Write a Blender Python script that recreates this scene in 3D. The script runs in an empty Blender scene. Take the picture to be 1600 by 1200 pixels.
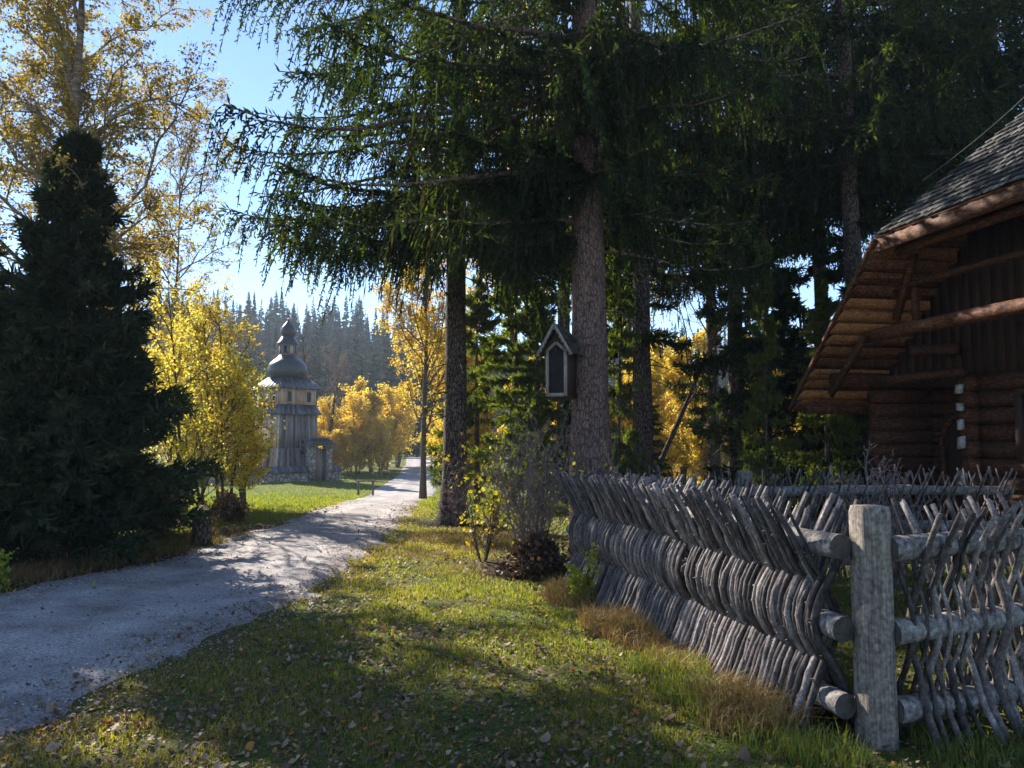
import bpy, math, numpy as np
from mathutils import Vector, Matrix
PI = math.pi
C = bpy.context.scene.collection
S = bpy.context.scene

# ------------------------------------------------------------------ camera, sky, sun
CAMZ = 1.6
F = 1200.0 / 1600.0            # focal length / frame width
PITCH = math.atan(83 / 1200.0)
cam_d = bpy.data.cameras.new('camera'); cam = bpy.data.objects.new('camera', cam_d); C.objects.link(cam)
cam_d.sensor_width = 36; cam_d.lens = 36 * F; cam_d.clip_end = 3000; cam_d.clip_start = 0.05
cam.location = (0, 0, CAMZ); cam.rotation_euler = (PI / 2 + PITCH, 0, 0)
S.camera = cam
S.render.resolution_x, S.render.resolution_y = 1024, 768
SUN_AZ, SUN_EL = math.radians(-40), math.radians(33)
w = bpy.data.worlds.new('World'); S.world = w; w.use_nodes = True
nt = w.node_tree; nt.nodes.clear()
wo = nt.nodes.new('ShaderNodeOutputWorld'); bg = nt.nodes.new('ShaderNodeBackground'); sk = nt.nodes.new('ShaderNodeTexSky')
sk.sky_type = 'NISHITA'; sk.sun_disc = False; sk.sun_elevation = SUN_EL; sk.sun_rotation = SUN_AZ
sk.air_density = 0.8; sk.dust_density = 0.02; sk.ozone_density = 3.0; sk.altitude = 700
bg.inputs['Strength'].default_value = 0.078
nt.links.new(sk.outputs[0], bg.inputs[0]); nt.links.new(bg.outputs[0], wo.inputs[0])
sd = bpy.data.lights.new('sun', 'SUN'); sun = bpy.data.objects.new('sun', sd); C.objects.link(sun)
sd.energy = 3.9; sd.angle = math.radians(0.5); sd.color = (1.0, 0.93, 0.82)
SV = Vector((math.sin(SUN_AZ) * math.cos(SUN_EL), math.cos(SUN_AZ) * math.cos(SUN_EL), math.sin(SUN_EL)))
sun.rotation_euler = SV.to_track_quat('Z', 'Y').to_euler(); sun.location = (-20, 20, 30)
S.view_settings.view_transform = 'Standard'; S.view_settings.look = 'None'
S.view_settings.exposure = 1.85; S.view_settings.gamma = 1
S.render.engine = 'CYCLES'
try:
    S.cycles.max_bounces = 6; S.cycles.diffuse_bounces = 3; S.cycles.transmission_bounces = 4; S.cycles.volume_bounces = 0
    S.cycles.transparent_max_bounces = 6
except Exception: pass

# ------------------------------------------------------------------ small maths
def ss(a, b, x):
    t = np.clip((np.asarray(x, float) - a) / (b - a), 0, 1); return t * t * (3 - 2 * t)
def vnoise(x, y, seed=0):
    x = np.asarray(x, float); y = np.asarray(y, float)
    xi = np.floor(x).astype(np.int64); yi = np.floor(y).astype(np.int64)
    fx = x - xi; fy = y - yi; fx = fx * fx * (3 - 2 * fx); fy = fy * fy * (3 - 2 * fy)
    def h(a, b):
        n = (a * 374761393 + b * 668265263 + seed * 974711) & 0x7fffffff
        n = ((n ^ (n >> 13)) * 1274126177) & 0x7fffffff
        return ((n ^ (n >> 16)) & 0xffff) / 65535.0
    return (h(xi, yi) * (1 - fx) + h(xi + 1, yi) * fx) * (1 - fy) + (h(xi, yi + 1) * (1 - fx) + h(xi + 1, yi + 1) * fx) * fy
def fbm(x, y, seed=0, o=4):
    s = 0; a = .5
    for k in range(o):
        s = s + a * vnoise(np.asarray(x) * 2 ** k, np.asarray(y) * 2 ** k, seed + k); a *= .5
    return s
def HT(x, y):
    x = np.asarray(x, float); y = np.asarray(y, float)
    z = -1.25 * ss(13, 42, y) + .6 * ss(52, 80, y)
    z = z + (fbm(x * .35, y * .35, 5) - .47) * .16 * ss(3, 8, y) * (1 - ss(40, 60, y))
    hill = (28 - 9 * ss(-70, 20, x) + 5 * ss(20, 150, x) + 7 * (fbm(x * .012, y * .012, 9) - .5)) * ss(92, 235, y)
    left = 5 * ss(35, 120, -x - .15 * y) * ss(30, 80, y)
    return z + hill + left
def ray(px, py):
    X = (px - 800) / 1200.0; Y = (600 - py) / 1200.0
    c, s = math.cos(PITCH), math.sin(PITCH)
    return np.array([X, c - Y * s, s + Y * c])
def at(px, py, D):                      # the place seen at a picture point, D metres ahead
    r = ray(px, py); return np.array([r[0] * D / r[1], D, CAMZ + r[2] * D / r[1]])
def gx(px, D): return (px - 800) / 1200.0 * D
def ground_hit(px, py):
    r = ray(px, py); D = 2.0
    while D < 150:
        p = at(px, py, D)
        if p[2] <= HT(p[0], D): return p
        D += .03
    return p
def nrm(a): return a / np.maximum(np.linalg.norm(a, axis=-1, keepdims=True), 1e-9)

# ------------------------------------------------------------------ mesh builder
class MB:
    def __init__(s): s.V = []; s.Fc = []; s.A = []; s.n = 0
    def add(s, v, f, val=0.5):
        v = np.asarray(v, float).reshape(-1, 3); f = np.asarray(f, np.int64)
        s.V.append(v); s.Fc.append(f + s.n)
        s.A.append(np.broadcast_to(np.asarray(val, float), (len(v),)).copy()); s.n += len(v); return s
    def tubes(s, P, R, sides=6, cap=True, val=0.5, rough=0, rng=None):
        P = np.asarray(P, float); R = np.asarray(R, float)
        if P.ndim == 2: P = P[None]; R = R[None]
        n, K, _ = P.shape
        T = nrm(np.gradient(P, axis=1)); m = nrm(P[:, -1] - P[:, 0])
        ref = np.where(np.abs(m[:, 2:3]) > .75, np.array([[1., 0, 0]]), np.array([[0, 0, 1.]]))[:, None, :]
        N = nrm(np.cross(T, np.broadcast_to(ref, T.shape))); B = np.cross(T, N)
        a = np.arange(sides) * 2 * PI / sides
        Rr = np.repeat(R[:, :, None], sides, 2)
        if rough and rng is not None: Rr = Rr * (1 + rng.uniform(-rough, rough, Rr.shape))
        V = P[:, :, None, :] + Rr[..., None] * (np.cos(a)[None, None, :, None] * N[:, :, None, :] + np.sin(a)[None, None, :, None] * B[:, :, None, :])
        i = np.arange(n)[:, None, None] * K * sides; k = np.arange(K - 1)[None, :, None] * sides; j = np.arange(sides)[None, None, :]
        j2 = (j + 1) % sides
        Fq = np.stack([i + k + j, i + k + sides + j, i + k + sides + j2, i + k + j2], -1).reshape(-1, 4)
        val = np.asarray(val, float)
        vv = np.repeat(val, K * sides) if val.ndim == 1 else val
        base = s.n
        s.add(V.reshape(-1, 3), Fq, vv)
        if cap:
            for e, flip in ((0, 0), (K - 1, 1)):
                f = (np.arange(n)[:, None] * K * sides + e * sides + np.arange(sides)[None, :])
                if flip: f = f[:, ::-1]
                s.Fc.append(f + base)
        return s
    def box(s, c, size, M=None, val=0.5, bev=0):
        sx, sy, sz = [q / 2 for q in size]
        v = np.array([[a, b, d] for a in (-sx, sx) for b in (-sy, sy) for d in (-sz, sz)])
        if M is not None: v = v @ np.asarray(M).T
        f = [[0, 1, 3, 2], [4, 6, 7, 5], [0, 4, 5, 1], [2, 3, 7, 6], [0, 2, 6, 4], [1, 5, 7, 3]]
        return s.add(v + np.asarray(c, float), f, val)
    def beam(s, a, b, wd, ht, up=(0, 0, 1), val=.5):
        a = np.asarray(a, float); b = np.asarray(b, float); d = b - a; L = np.linalg.norm(d); d = d / L
        side = np.cross(d, up); side = side / np.linalg.norm(side); u = np.cross(side, d)
        return s.box((a + b) / 2, (L, wd, ht), np.stack([d, side, u], 1), val)
    def lathe(s, prof, c, sides=8, rot=0, val=.5, axes=None):
        a = rot + np.arange(sides) * 2 * PI / sides; pr = np.asarray(prof, float); K = len(pr)
        V = np.stack([pr[:, 0:1] * np.cos(a), pr[:, 0:1] * np.sin(a), np.repeat(pr[:, 1:2], sides, 1)], -1).reshape(-1, 3) + np.asarray(c, float)
        j = np.arange(sides); j2 = (j + 1) % sides
        Fq = np.concatenate([np.stack([k * sides + j, k * sides + j2, (k + 1) * sides + j2, (k + 1) * sides + j], -1) for k in range(K - 1)])
        base = s.n; s.add(V, Fq, val)
        s.Fc.append((np.arange(sides)[None, ::-1]) + base); s.Fc.append(np.arange(sides)[None, :] + (K - 1) * sides + base)
        return s
    def shoots(s, B, D, L, W, val, nm=None):   # needled shoots: two crossed spindles each
        n = len(B); L = np.broadcast_to(L, (n,))[:, None]; W = np.broadcast_to(W, (n,))[:, None]
        r = np.random.RandomState(n % 9973).normal(size=(n, 3)); N1 = nrm(np.cross(D, r)); N2 = np.cross(D, N1)
        V = np.empty((n, 8, 3))
        for q, N in enumerate((N1, N2)):
            V[:, q * 4 + 0] = B; V[:, q * 4 + 1] = B + D * L * .45 + N * W / 2; V[:, q * 4 + 2] = B + D * L; V[:, q * 4 + 3] = B + D * L * .45 - N * W / 2
        f = (np.arange(n)[:, None, None] * 8 + np.array([[0, 1, 2, 3], [4, 5, 6, 7]])[None]).reshape(-1, 4)
        return s.add(V.reshape(-1, 3), f, np.repeat(np.broadcast_to(val, (n,)), 8))
    def leaves(s, Pn, size, val, rng, flat=0.0, N=None):
        n = len(Pn); r = nrm(rng.normal(size=(n, 3)))
        if flat: r = nrm(r * (1 - flat) + np.array([0, 0, 1.]) * flat)
        t = nrm(np.cross(r, rng.normal(size=(n, 3)))); b = np.cross(r, t); sz = np.broadcast_to(size, (n,))[:, None]
        V = np.empty((n, 5, 3)); fold = rng.uniform(-.35, .35, (n, 1))
        V[:, 0] = Pn - t * sz * .5; V[:, 1] = Pn + b * sz * .38 - t * sz * .08 + r * sz * fold
        V[:, 2] = Pn + t * sz * .55 + r * sz * fold * .5; V[:, 3] = Pn - b * sz * .38 - t * sz * .08 + r * sz * fold
        V[:, 4] = Pn + t * sz * .1
        f = (np.arange(n)[:, None, None] * 5 + np.array([[0, 1, 4], [1, 2, 4], [2, 3, 4], [3, 0, 4]])[None]).reshape(-1, 3)
        return s.add(V.reshape(-1, 3), f, np.repeat(np.broadcast_to(val, (n,)), 5))
    def build(s, name, mat, parent=None, smooth=False, origin=(0, 0, 0)):
        me = bpy.data.meshes.new(name)
        V = np.concatenate(s.V) - np.asarray(origin, float)
        lt = np.concatenate([np.full(len(f), f.shape[1]) for f in s.Fc]); lp = np.concatenate([f.reshape(-1) for f in s.Fc])
        ls = np.concatenate([[0], np.cumsum(lt)[:-1]])
        me.vertices.add(len(V)); me.vertices.foreach_set('co', V.astype(np.float32).ravel())
        me.loops.add(len(lp)); me.loops.foreach_set('vertex_index', lp.astype(np.int32))
        me.polygons.add(len(lt)); me.polygons.foreach_set('loop_start', ls.astype(np.int32)); me.polygons.foreach_set('loop_total', lt.astype(np.int32))
        if smooth: me.polygons.foreach_set('use_smooth', np.ones(len(lt), bool))
        at_ = me.attributes.new('v', 'FLOAT', 'POINT'); at_.data.foreach_set('value', np.concatenate(s.A).astype(np.float32))
        me.update(calc_edges=True); me.materials.append(mat)
        o = bpy.data.objects.new(name, me); C.objects.link(o)
        if parent is not None: o.parent = parent
        else: o.location = origin
        return o
def empty(name, loc, label, cat, group=None):
    o = bpy.data.objects.new(name, None); C.objects.link(o); o.location = loc; o.empty_display_size = .3
    tag(o, label, cat, group); return o
def tag(o, label=None, cat=None, group=None, kind=None):
    if label: o['label'] = label
    if cat: o['category'] = cat
    if group: o['group'] = group
    if kind: o['kind'] = kind
    return o
def copy_tree(o, loc, rz, sc, label, group=None):
    kids = list(o.children)
    r = o.copy(); C.objects.link(r); r.location = loc; r.rotation_euler = (0, 0, rz); r.scale = (sc if hasattr(sc, '__len__') else (sc, sc, sc)); r['label'] = label
    if group: r['group'] = group
    for ch in kids:
        c = ch.copy(); C.objects.link(c); c.parent = r
        for g in ch.children:
            d = g.copy(); C.objects.link(d); d.parent = c
    return r

# ------------------------------------------------------------------ materials
def newmat(name):
    m = bpy.data.materials.new(name); m.use_nodes = True; n = m.node_tree.nodes; n.clear()
    return m, n, m.node_tree.links
def node(n, t, **k):
    q = n.new(t)
    for a, b in k.items(): setattr(q, a, b)
    return q
def ramp(n, stops, interp='LINEAR'):
    r = n.new('ShaderNodeValToRGB'); r.color_ramp.interpolation = interp
    e = r.color_ramp.elements
    while len(e) < len(stops): e.new(.5)
    for q, (p, c) in zip(e, stops): q.position = p; q.color = (*c, 1)
    return r
def foliage(name, stops, transl=.45, rough=.6, tint=(1.3, 1.25, .6), spec=.3):
    m, n, l = newmat(name)
    a = node(n, 'ShaderNodeAttribute', attribute_name='v'); r = ramp(n, stops)
    l.new(a.outputs['Fac'], r.inputs[0])
    p = n.new('ShaderNodeBsdfPrincipled'); p.inputs['Roughness'].default_value = rough; p.inputs['Specular IOR Level'].default_value = spec
    t = n.new('ShaderNodeBsdfTranslucent'); mx = n.new('ShaderNodeMixShader'); mx.inputs[0].default_value = transl
    mul = node(n, 'ShaderNodeMix', data_type='RGBA', blend_type='MULTIPLY'); mul.inputs[0].default_value = 1; mul.inputs[7].default_value = (*tint, 1)
    mul.clamp_result = False
    l.new(r.outputs[0], p.inputs[0]); l.new(r.outputs[0], mul.inputs[6]); l.new(mul.outputs[2], t.inputs[0])
    o = n.new('ShaderNodeOutputMaterial'); l.new(p.outputs[0], mx.inputs[1]); l.new(t.outputs[0], mx.inputs[2]); l.new(mx.outputs[0], o.inputs[0])
    return m
def noisy(name, stops, scale=8, stretch=(1, 1, 1), rough=.85, bump=.3, bdist=.01, detail=8, coord='Object', rnd=.0, vor=0, fine=0, spec=.3, use_v=0, rot=None):
    """grain / bark / stone: noise -> ramp, with bump; rnd varies by object, use_v by the piece"""
    m, n, l = newmat(name)
    tc = n.new('ShaderNodeTexCoord'); mp = n.new('ShaderNodeMapping'); mp.inputs['Scale'].default_value = stretch
    if rot: mp.inputs['Rotation'].default_value = rot
    l.new(tc.outputs[coord], mp.inputs[0])
    nz = n.new('ShaderNodeTexNoise'); nz.inputs['Scale'].default_value = scale; nz.inputs['Detail'].default_value = detail; nz.inputs['Roughness'].default_value = .65
    l.new(mp.outputs[0], nz.inputs[0]); fac = nz.outputs[0]; hgt = fac
    if vor:
        v = node(n, 'ShaderNodeTexVoronoi', feature='DISTANCE_TO_EDGE'); v.inputs['Scale'].default_value = vor
        wv = node(n, 'ShaderNodeVectorMath', operation='MULTIPLY_ADD'); wv.inputs[1].default_value = (.35 / vor * 4,) * 3
        l.new(nz.outputs[1], wv.inputs[0]); l.new(mp.outputs[0], wv.inputs[2]); l.new(wv.outputs[0], v.inputs[0])
        cr = ramp(n, [(0, (0, 0, 0)), (.16, (1, 1, 1))]); l.new(v.outputs['Distance'], cr.inputs[0])
        ml = node(n, 'ShaderNodeMath', operation='MULTIPLY'); ad = node(n, 'ShaderNodeMath', operation='ADD')
        l.new(cr.outputs[0], ml.inputs[0]); ml.inputs[1].default_value = .45; 
        m2 = node(n, 'ShaderNodeMath', operation='MULTIPLY'); l.new(fac, m2.inputs[0]); m2.inputs[1].default_value = .6
        l.new(ml.outputs[0], ad.inputs[0]); l.new(m2.outputs[0], ad.inputs[1]); fac = ad.outputs[0]; hgt = fac
    if rnd or use_v:
        ad = node(n, 'ShaderNodeMath', operation='MULTIPLY_ADD')
        if use_v: a = node(n, 'ShaderNodeAttribute', attribute_name='v'); src = a.outputs['Fac']; k = use_v
        else: a = n.new('ShaderNodeObjectInfo'); src = a.outputs['Random']; k = rnd
        sb = node(n, 'ShaderNodeMath', operation='SUBTRACT'); l.new(src, sb.inputs[0]); sb.inputs[1].default_value = .5
        l.new(sb.outputs[0], ad.inputs[0]); ad.inputs[1].default_value = k; l.new(fac, ad.inputs[2]); fac = ad.outputs[0]
    r = ramp(n, stops); l.new(fac, r.inputs[0])
    col = r.outputs[0]
    if fine:
        nf = n.new('ShaderNodeTexNoise'); nf.inputs['Scale'].default_value = fine; nf.inputs['Detail'].default_value = 3
        l.new(tc.outputs[coord], nf.inputs[0]); rf = ramp(n, [(.3, (.45, .45, .45)), (.7, (1.3, 1.3, 1.3))]); l.new(nf.outputs[0], rf.inputs[0])
        mm = node(n, 'ShaderNodeMix', data_type='RGBA', blend_type='MULTIPLY'); mm.inputs[0].default_value = 1
        l.new(col, mm.inputs[6]); l.new(rf.outputs[0], mm.inputs[7]); col = mm.outputs[2]
    p = n.new('ShaderNodeBsdfPrincipled'); p.inputs['Roughness'].default_value = rough; p.inputs['Specular IOR Level'].default_value = spec
    b = n.new('ShaderNodeBump'); b.inputs['Strength'].default_value = bump; b.inputs['Distance'].default_value = bdist
    l.new(hgt, b.inputs['Height']); l.new(b.outputs[0], p.inputs['Normal']); l.new(col, p.inputs[0])
    o = n.new('ShaderNodeOutputMaterial'); l.new(p.outputs[0], o.inputs[0]); return m

M = {}
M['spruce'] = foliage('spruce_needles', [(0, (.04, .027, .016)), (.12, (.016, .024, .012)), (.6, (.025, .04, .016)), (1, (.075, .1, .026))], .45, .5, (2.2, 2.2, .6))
M['fir'] = foliage('young_spruce_needles', [(0, (.02, .024, .012)), (.6, (.026, .042, .02)), (1, (.065, .085, .032))], .25, .55)
M['spruce_lit'] = foliage('sunlit_spruce_needles', [(0, (.035, .04, .012)), (.6, (.08, .11, .025)), (1, (.17, .2, .04))], .5, .5, (2., 1.9, .6))  # lighter copy of the spruce needles, sunlight put into the green
M['birch_leaf'] = foliage('birch_leaves', [(0, (.13, .085, .03)), (.35, (.26, .18, .045)), (.7, (.36, .27, .06)), (1, (.22, .23, .06))], .5)
M['gold_leaf'] = foliage('golden_leaves', [(0, (.4, .2, .03)), (.25, (.58, .38, .05)), (.7, (.7, .53, .09)), (1, (.48, .48, .1))], .55, tint=(1.12, 1.16, .8))
M['orange_leaf'] = foliage('orange_leaves', [(0, (.4, .2, .04)), (.5, (.6, .4, .07)), (1, (.66, .5, .1))], .5)
M['lime_leaf'] = foliage('yellow_green_leaves', [(0, (.3, .16, .02)), (.4, (.42, .36, .03)), (1, (.2, .32, .04))], .5)
M['grass'] = foliage('grass_blades', [(0, (.24, .16, .06)), (.22, (.27, .23, .08)), (.5, (.2, .21, .05)), (1, (.095, .135, .032))], .5, .5, (1.7, 1.7, .5))
M['straw'] = foliage('dry_grass_blades', [(0, (.12, .075, .035)), (.45, (.26, .165, .065)), (.8, (.36, .27, .09)), (1, (.2, .22, .06))], .3, .6, (1.1, 1.0, .7))
M['litter'] = foliage('dead_leaves', [(0, (.05, .033, .022)), (.35, (.13, .075, .042)), (.6, (.23, .145, .085)), (.8, (.4, .3, .2)), (.88, (.42, .2, .03)), (.95, (.5, .13, .02)), (1, (.55, .36, .05))], .25, .6, (1.3, 1, .7))
M['bark'] = noisy('spruce_bark', [(.2, (.04, .023, .018)), (.5, (.14, .085, .07)), (.85, (.25, .165, .14))], 9, (1, 1, .32), .9, .9, .02, vor=26, fine=60)
M['bark_dark'] = noisy('rough_dark_bark', [(.3, (.022, .016, .012)), (.55, (.085, .055, .042)), (.8, (.2, .15, .12))], 10, (1, 1, .3), .95, 1, .04, vor=28, fine=40)
M['birch_bark'] = noisy('birch_bark', [(.35, (.05, .035, .028)), (.5, (.22, .16, .11)), (.7, (.42, .34, .26))], 3, (1, 1, 6), .8, .3)
M['twig'] = noisy('twig_bark', [(.3, (.05, .035, .025)), (.7, (.16, .12, .09))], 12, (1, 1, 1), .8, .3)
M['twig_pale'] = noisy('pale_twig_bark', [(.3, (.09, .055, .045)), (.7, (.34, .25, .22))], 12, (1, 1, 1), .7, .3)
M['rod'] = noisy('weathered_rod_bark', [(.25, (.02, .014, .012)), (.45, (.085, .065, .058)), (.62, (.18, .145, .13)), (.82, (.36, .31, .28))], 22, (1, 1, .55), .8, .9, .012, rnd=.4, fine=70, spec=.45)
M['rodv'] = noisy('weathered_rod_bark_rest', [(.25, (.022, .016, .015)), (.45, (.08, .064, .062)), (.62, (.16, .135, .13)), (.82, (.32, .29, .27))], 22, (1, 1, .55), .8, .7, .01, use_v=.25, fine=60, spec=.45)
M['post'] = noisy('weathered_post_wood', [(.3, (.035, .028, .022)), (.4, (.15, .12, .095)), (.55, (.25, .205, .165)), (.8, (.36, .31, .26))], 5, (16, 16, .6), .8, .8, .012, rnd=.1, fine=40)
M['rail'] = noisy('weathered_rail_wood', [(.25, (.05, .04, .035)), (.45, (.19, .165, .15)), (.7, (.36, .33, .3))], 9, (4, 4, 4), .8, .8, .012, rnd=.1, fine=30)
M['endgrain'] = noisy('log_end_grain', [(.3, (.03, .025, .022)), (.6, (.1, .085, .075))], 20, (1, 1, 1), .9, .6)
M['whiteend'] = noisy('whitewashed_end_grain', [(.3, (.1, .09, .085)), (.55, (.42, .4, .37)), (.8, (.6, .58, .55))], 14, (1, 1, 1), .9, .5)
M['log'] = noisy('red_brown_log_wood', [(.28, (.01, .004, .003)), (.5, (.08, .028, .011)), (.75, (.28, .1, .036))], 5, (2.5, 2.5, 9), .75, .6, .012, rnd=.15, fine=40)
M['board'] = noisy('roof_board_underside', [(.3, (.03, .012, .006)), (.5, (.17, .062, .022)), (.75, (.42, .18, .065))], 7, (2, 2, 6), .8, .5, .01, use_v=.5, fine=30)
M['shingle'] = noisy('grey_wood_shingles', [(.25, (.025, .024, .024)), (.5, (.07, .068, .07)), (.75, (.16, .155, .155))], 8, (2, 2, 2), .9, .6, .01, use_v=.6, fine=50)
M['shingle_dark'] = noisy('mossy_shingles', [(.3, (.02, .02, .017)), (.6, (.06, .055, .045)), (.8, (.12, .11, .07))], 10, (1, 1, 1), .85, .5, .01, use_v=.4)
M['tin'] = noisy('dark_dome_cladding', [(.3, (.014, .015, .02)), (.7, (.04, .041, .05))], 4, (1, 1, 1), .38, .15, .02, spec=.6, use_v=.3)
M['church_roof'] = noisy('church_shingles', [(.3, (.045, .045, .052)), (.7, (.13, .13, .145))], 3, (2, 2, 2), .6, .5, .03, use_v=.5, spec=.5)
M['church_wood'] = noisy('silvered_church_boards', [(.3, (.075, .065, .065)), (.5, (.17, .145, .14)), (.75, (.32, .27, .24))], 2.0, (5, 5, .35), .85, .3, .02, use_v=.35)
M['church_warm'] = noisy('tan_church_boards', [(.3, (.28, .17, .11)), (.5, (.48, .33, .24)), (.75, (.6, .46, .36))], 2.0, (5, 5, .35), .85, .3, .02, use_v=.35)  # tan belfry and trim; on the body's left face it paints in sunlight
M['stone'] = noisy('field_stone_wall', [(.3, (.09, .08, .07)), (.55, (.26, .23, .2)), (.8, (.42, .38, .33))], 3, (1, 1, 1), .9, 1, .05, vor=3.5)
M['dark'] = noisy('dark_void', [(.3, (.006, .006, .006)), (.7, (.015, .013, .012))], 4, rough=.5)
M['frame'] = noisy('grey_frame_wood', [(.3, (.13, .1, .085)), (.6, (.33, .27, .23)), (.8, (.5, .43, .38))], 14, (3, 3, .8), .85, .5, .006)
M['door'] = noisy('door_wood', [(.3, (.02, .01, .007)), (.7, (.07, .034, .02))], 5, (6, 6, .5), .7, .4)
M['plain'] = noisy('bridge_wood', [(.3, (.3, .28, .25)), (.7, (.6, .57, .52))], 5, rough=.85)
M['far_spruce'] = foliage('far_spruce_needles', [(0, (.02, .028, .018)), (1, (.05, .075, .035))], .15, .7)
M['far_bare'] = foliage('far_bare_crown', [(0, (.09, .06, .045)), (1, (.2, .13, .09))], .2, .8)
M['wire'] = noisy('thin_wire_metal', [(.3, (.1, .1, .1)), (.7, (.2, .2, .2))], 5, rough=.5)
def glass():
    m, n, l = newmat('old_pane_glass'); p = n.new('ShaderNodeBsdfPrincipled')
    p.inputs['Base Color'].default_value = (.012, .011, .011, 1); p.inputs['Roughness'].default_value = .04; p.inputs['Specular IOR Level'].default_value = .12
    nz = n.new('ShaderNodeTexNoise'); nz.inputs['Scale'].default_value = 16; b = n.new('ShaderNodeBump'); b.inputs['Strength'].default_value = .9; b.inputs['Distance'].default_value = .02
    l.new(nz.outputs[0], b.inputs['Height']); l.new(b.outputs[0], p.inputs['Normal'])
    o = n.new('ShaderNodeOutputMaterial'); l.new(p.outputs[0], o.inputs[0]); return m
M['glass'] = glass()
def ground_mat():
    m, n, l = newmat('meadow_ground'); tc = n.new('ShaderNodeTexCoord')
    def nz(s, d=6):
        q = n.new('ShaderNodeTexNoise'); q.inputs['Scale'].default_value = s; q.inputs['Detail'].default_value = d; q.inputs['Roughness'].default_value = .7; l.new(tc.outputs['Object'], q.inputs[0]); return q
    a = node(n, 'ShaderNodeAttribute', attribute_name='v')
    big, fin = nz(.6), nz(35, 4)
    grass = ramp(n, [(.3, (.035, .055, .012)), (.5, (.08, .12, .02)), (.7, (.15, .18, .035))]); l.new(fin.outputs[0], grass.inputs[0])
    dry = ramp(n, [(.3, (.05, .035, .02)), (.5, (.16, .115, .05)), (.7, (.27, .19, .08))]); l.new(fin.outputs[0], dry.inputs[0])
    soil = ramp(n, [(.3, (.025, .018, .012)), (.7, (.08, .055, .035))]); l.new(fin.outputs[0], soil.inputs[0])
    r1 = ramp(n, [(.42, (0, 0, 0)), (.6, (1, 1, 1))]); l.new(big.outputs[0], r1.inputs[0])
    m1 = node(n, 'ShaderNodeMix', data_type='RGBA'); 
    sc = node(n, 'ShaderNodeMath', operation='MULTIPLY'); sc.inputs[1].default_value = .5; l.new(r1.outputs[0], sc.inputs[0]); l.new(sc.outputs[0], m1.inputs[0])
    l.new(grass.outputs[0], m1.inputs[6]); l.new(dry.outputs[0], m1.inputs[7])
    m2 = node(n, 'ShaderNodeMix', data_type='RGBA'); rr = ramp(n, [(.15, (0, 0, 0)), (.85, (1, 1, 1))]); l.new(a.outputs['Fac'], rr.inputs[0]); l.new(rr.outputs[0], m2.inputs[0])
    l.new(m1.outputs[2], m2.inputs[6]); l.new(soil.outputs[0], m2.inputs[7])
    p = n.new('ShaderNodeBsdfPrincipled'); p.inputs['Roughness'].default_value = .95; p.inputs['Specular IOR Level'].default_value = .1
    b = n.new('ShaderNodeBump'); b.inputs['Strength'].default_value = .9; b.inputs['Distance'].default_value = .05; l.new(fin.outputs[0], b.inputs['Height']); l.new(b.outputs[0], p.inputs['Normal'])
    l.new(m2.outputs[2], p.inputs[0]); o = n.new('ShaderNodeOutputMaterial'); l.new(p.outputs[0], o.inputs[0]); return m
M['ground'] = ground_mat()
M['road'] = noisy('gravel_road', [(.3, (.2, .175, .165)), (.5, (.35, .315, .3)), (.7, (.48, .44, .42))], 1.6, (1, 1, 1), .95, .8, .03, detail=12, fine=55, use_v=.3, spec=.15)
M['pebble'] = noisy('gravel_stones', [(.2, (.17, .145, .13)), (.5, (.38, .33, .305)), (.8, (.58, .52, .48))], 6, rough=.9, use_v=.8, bump=.2)

# ------------------------------------------------------------------ setting: ground, hill, road
def axis(pts):
    out = [pts[0][0]]
    for a, b, st in pts:
        out += list(np.linspace(a, b, max(2, int(round((b - a) / st)) + 1))[1:])
    return np.array(out)
XS = axis([(-320, -60, 8), (-60, -14, 1.5), (-14, 9, .18), (9, 60, 1.7), (60, 320, 8)])
YS = axis([(-30, 0, 1.5), (0, 18, .18), (18, 60, .8), (60, 110, 2.5), (110, 420, 6)])
X, Y = np.meshgrid(XS, YS)
Lpx = [(310, 860), (450, 815), (530, 788), (585, 766), (612, 750), (627, 735), (634, 725)]
Rpx = [(540, 900), (600, 845), (640, 805), (668, 778), (685, 757), (684, 740), (680, 728)]
Ledge = [(-8.5, -4), (-7, -1), (-6.3, 2), (-5.7, 5), (-5.1, 7.6)] + [tuple(ground_hit(*p)[:2]) for p in Lpx]
Redge = [(-5.0, -4), (-4.0, -1), (-3.2, 2), (-2.74, 4.1), (-2.5, 5.2)] + [tuple(ground_hit(*p)[:2]) for p in Rpx]
Ledge.append((Ledge[-1][0] - 3, 95)); Redge.append((Redge[-1][0] - 3, 95))
Ledge = np.array(Ledge); Redge = np.array(Redge)
def resamp(E, n):
    t = np.concatenate([[0], np.cumsum(np.linalg.norm(np.diff(E, axis=0), axis=1))]); u = np.linspace(0, 1, n) ** 1.6 * t[-1]
    P = np.stack([np.interp(u, t, E[:, 0]), np.interp(u, t, E[:, 1])], 1)
    for _ in range(6): P[1:-1] = (P[:-2] + 2 * P[1:-1] + P[2:]) / 4
    return P
NR = 420
LE, RE = resamp(Ledge, NR), resamp(Redge, NR)
def road_x(y):          # left, right x of the road at depth y
    o = np.argsort(LE[:, 1]); o2 = np.argsort(RE[:, 1]); return np.interp(y, LE[o, 1], LE[o, 0]), np.interp(y, RE[o2, 1], RE[o2, 0])
def road_dist(x, y):    # signed: negative on the road
    a, b = road_x(y); return np.maximum(a - x, x - b)
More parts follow.
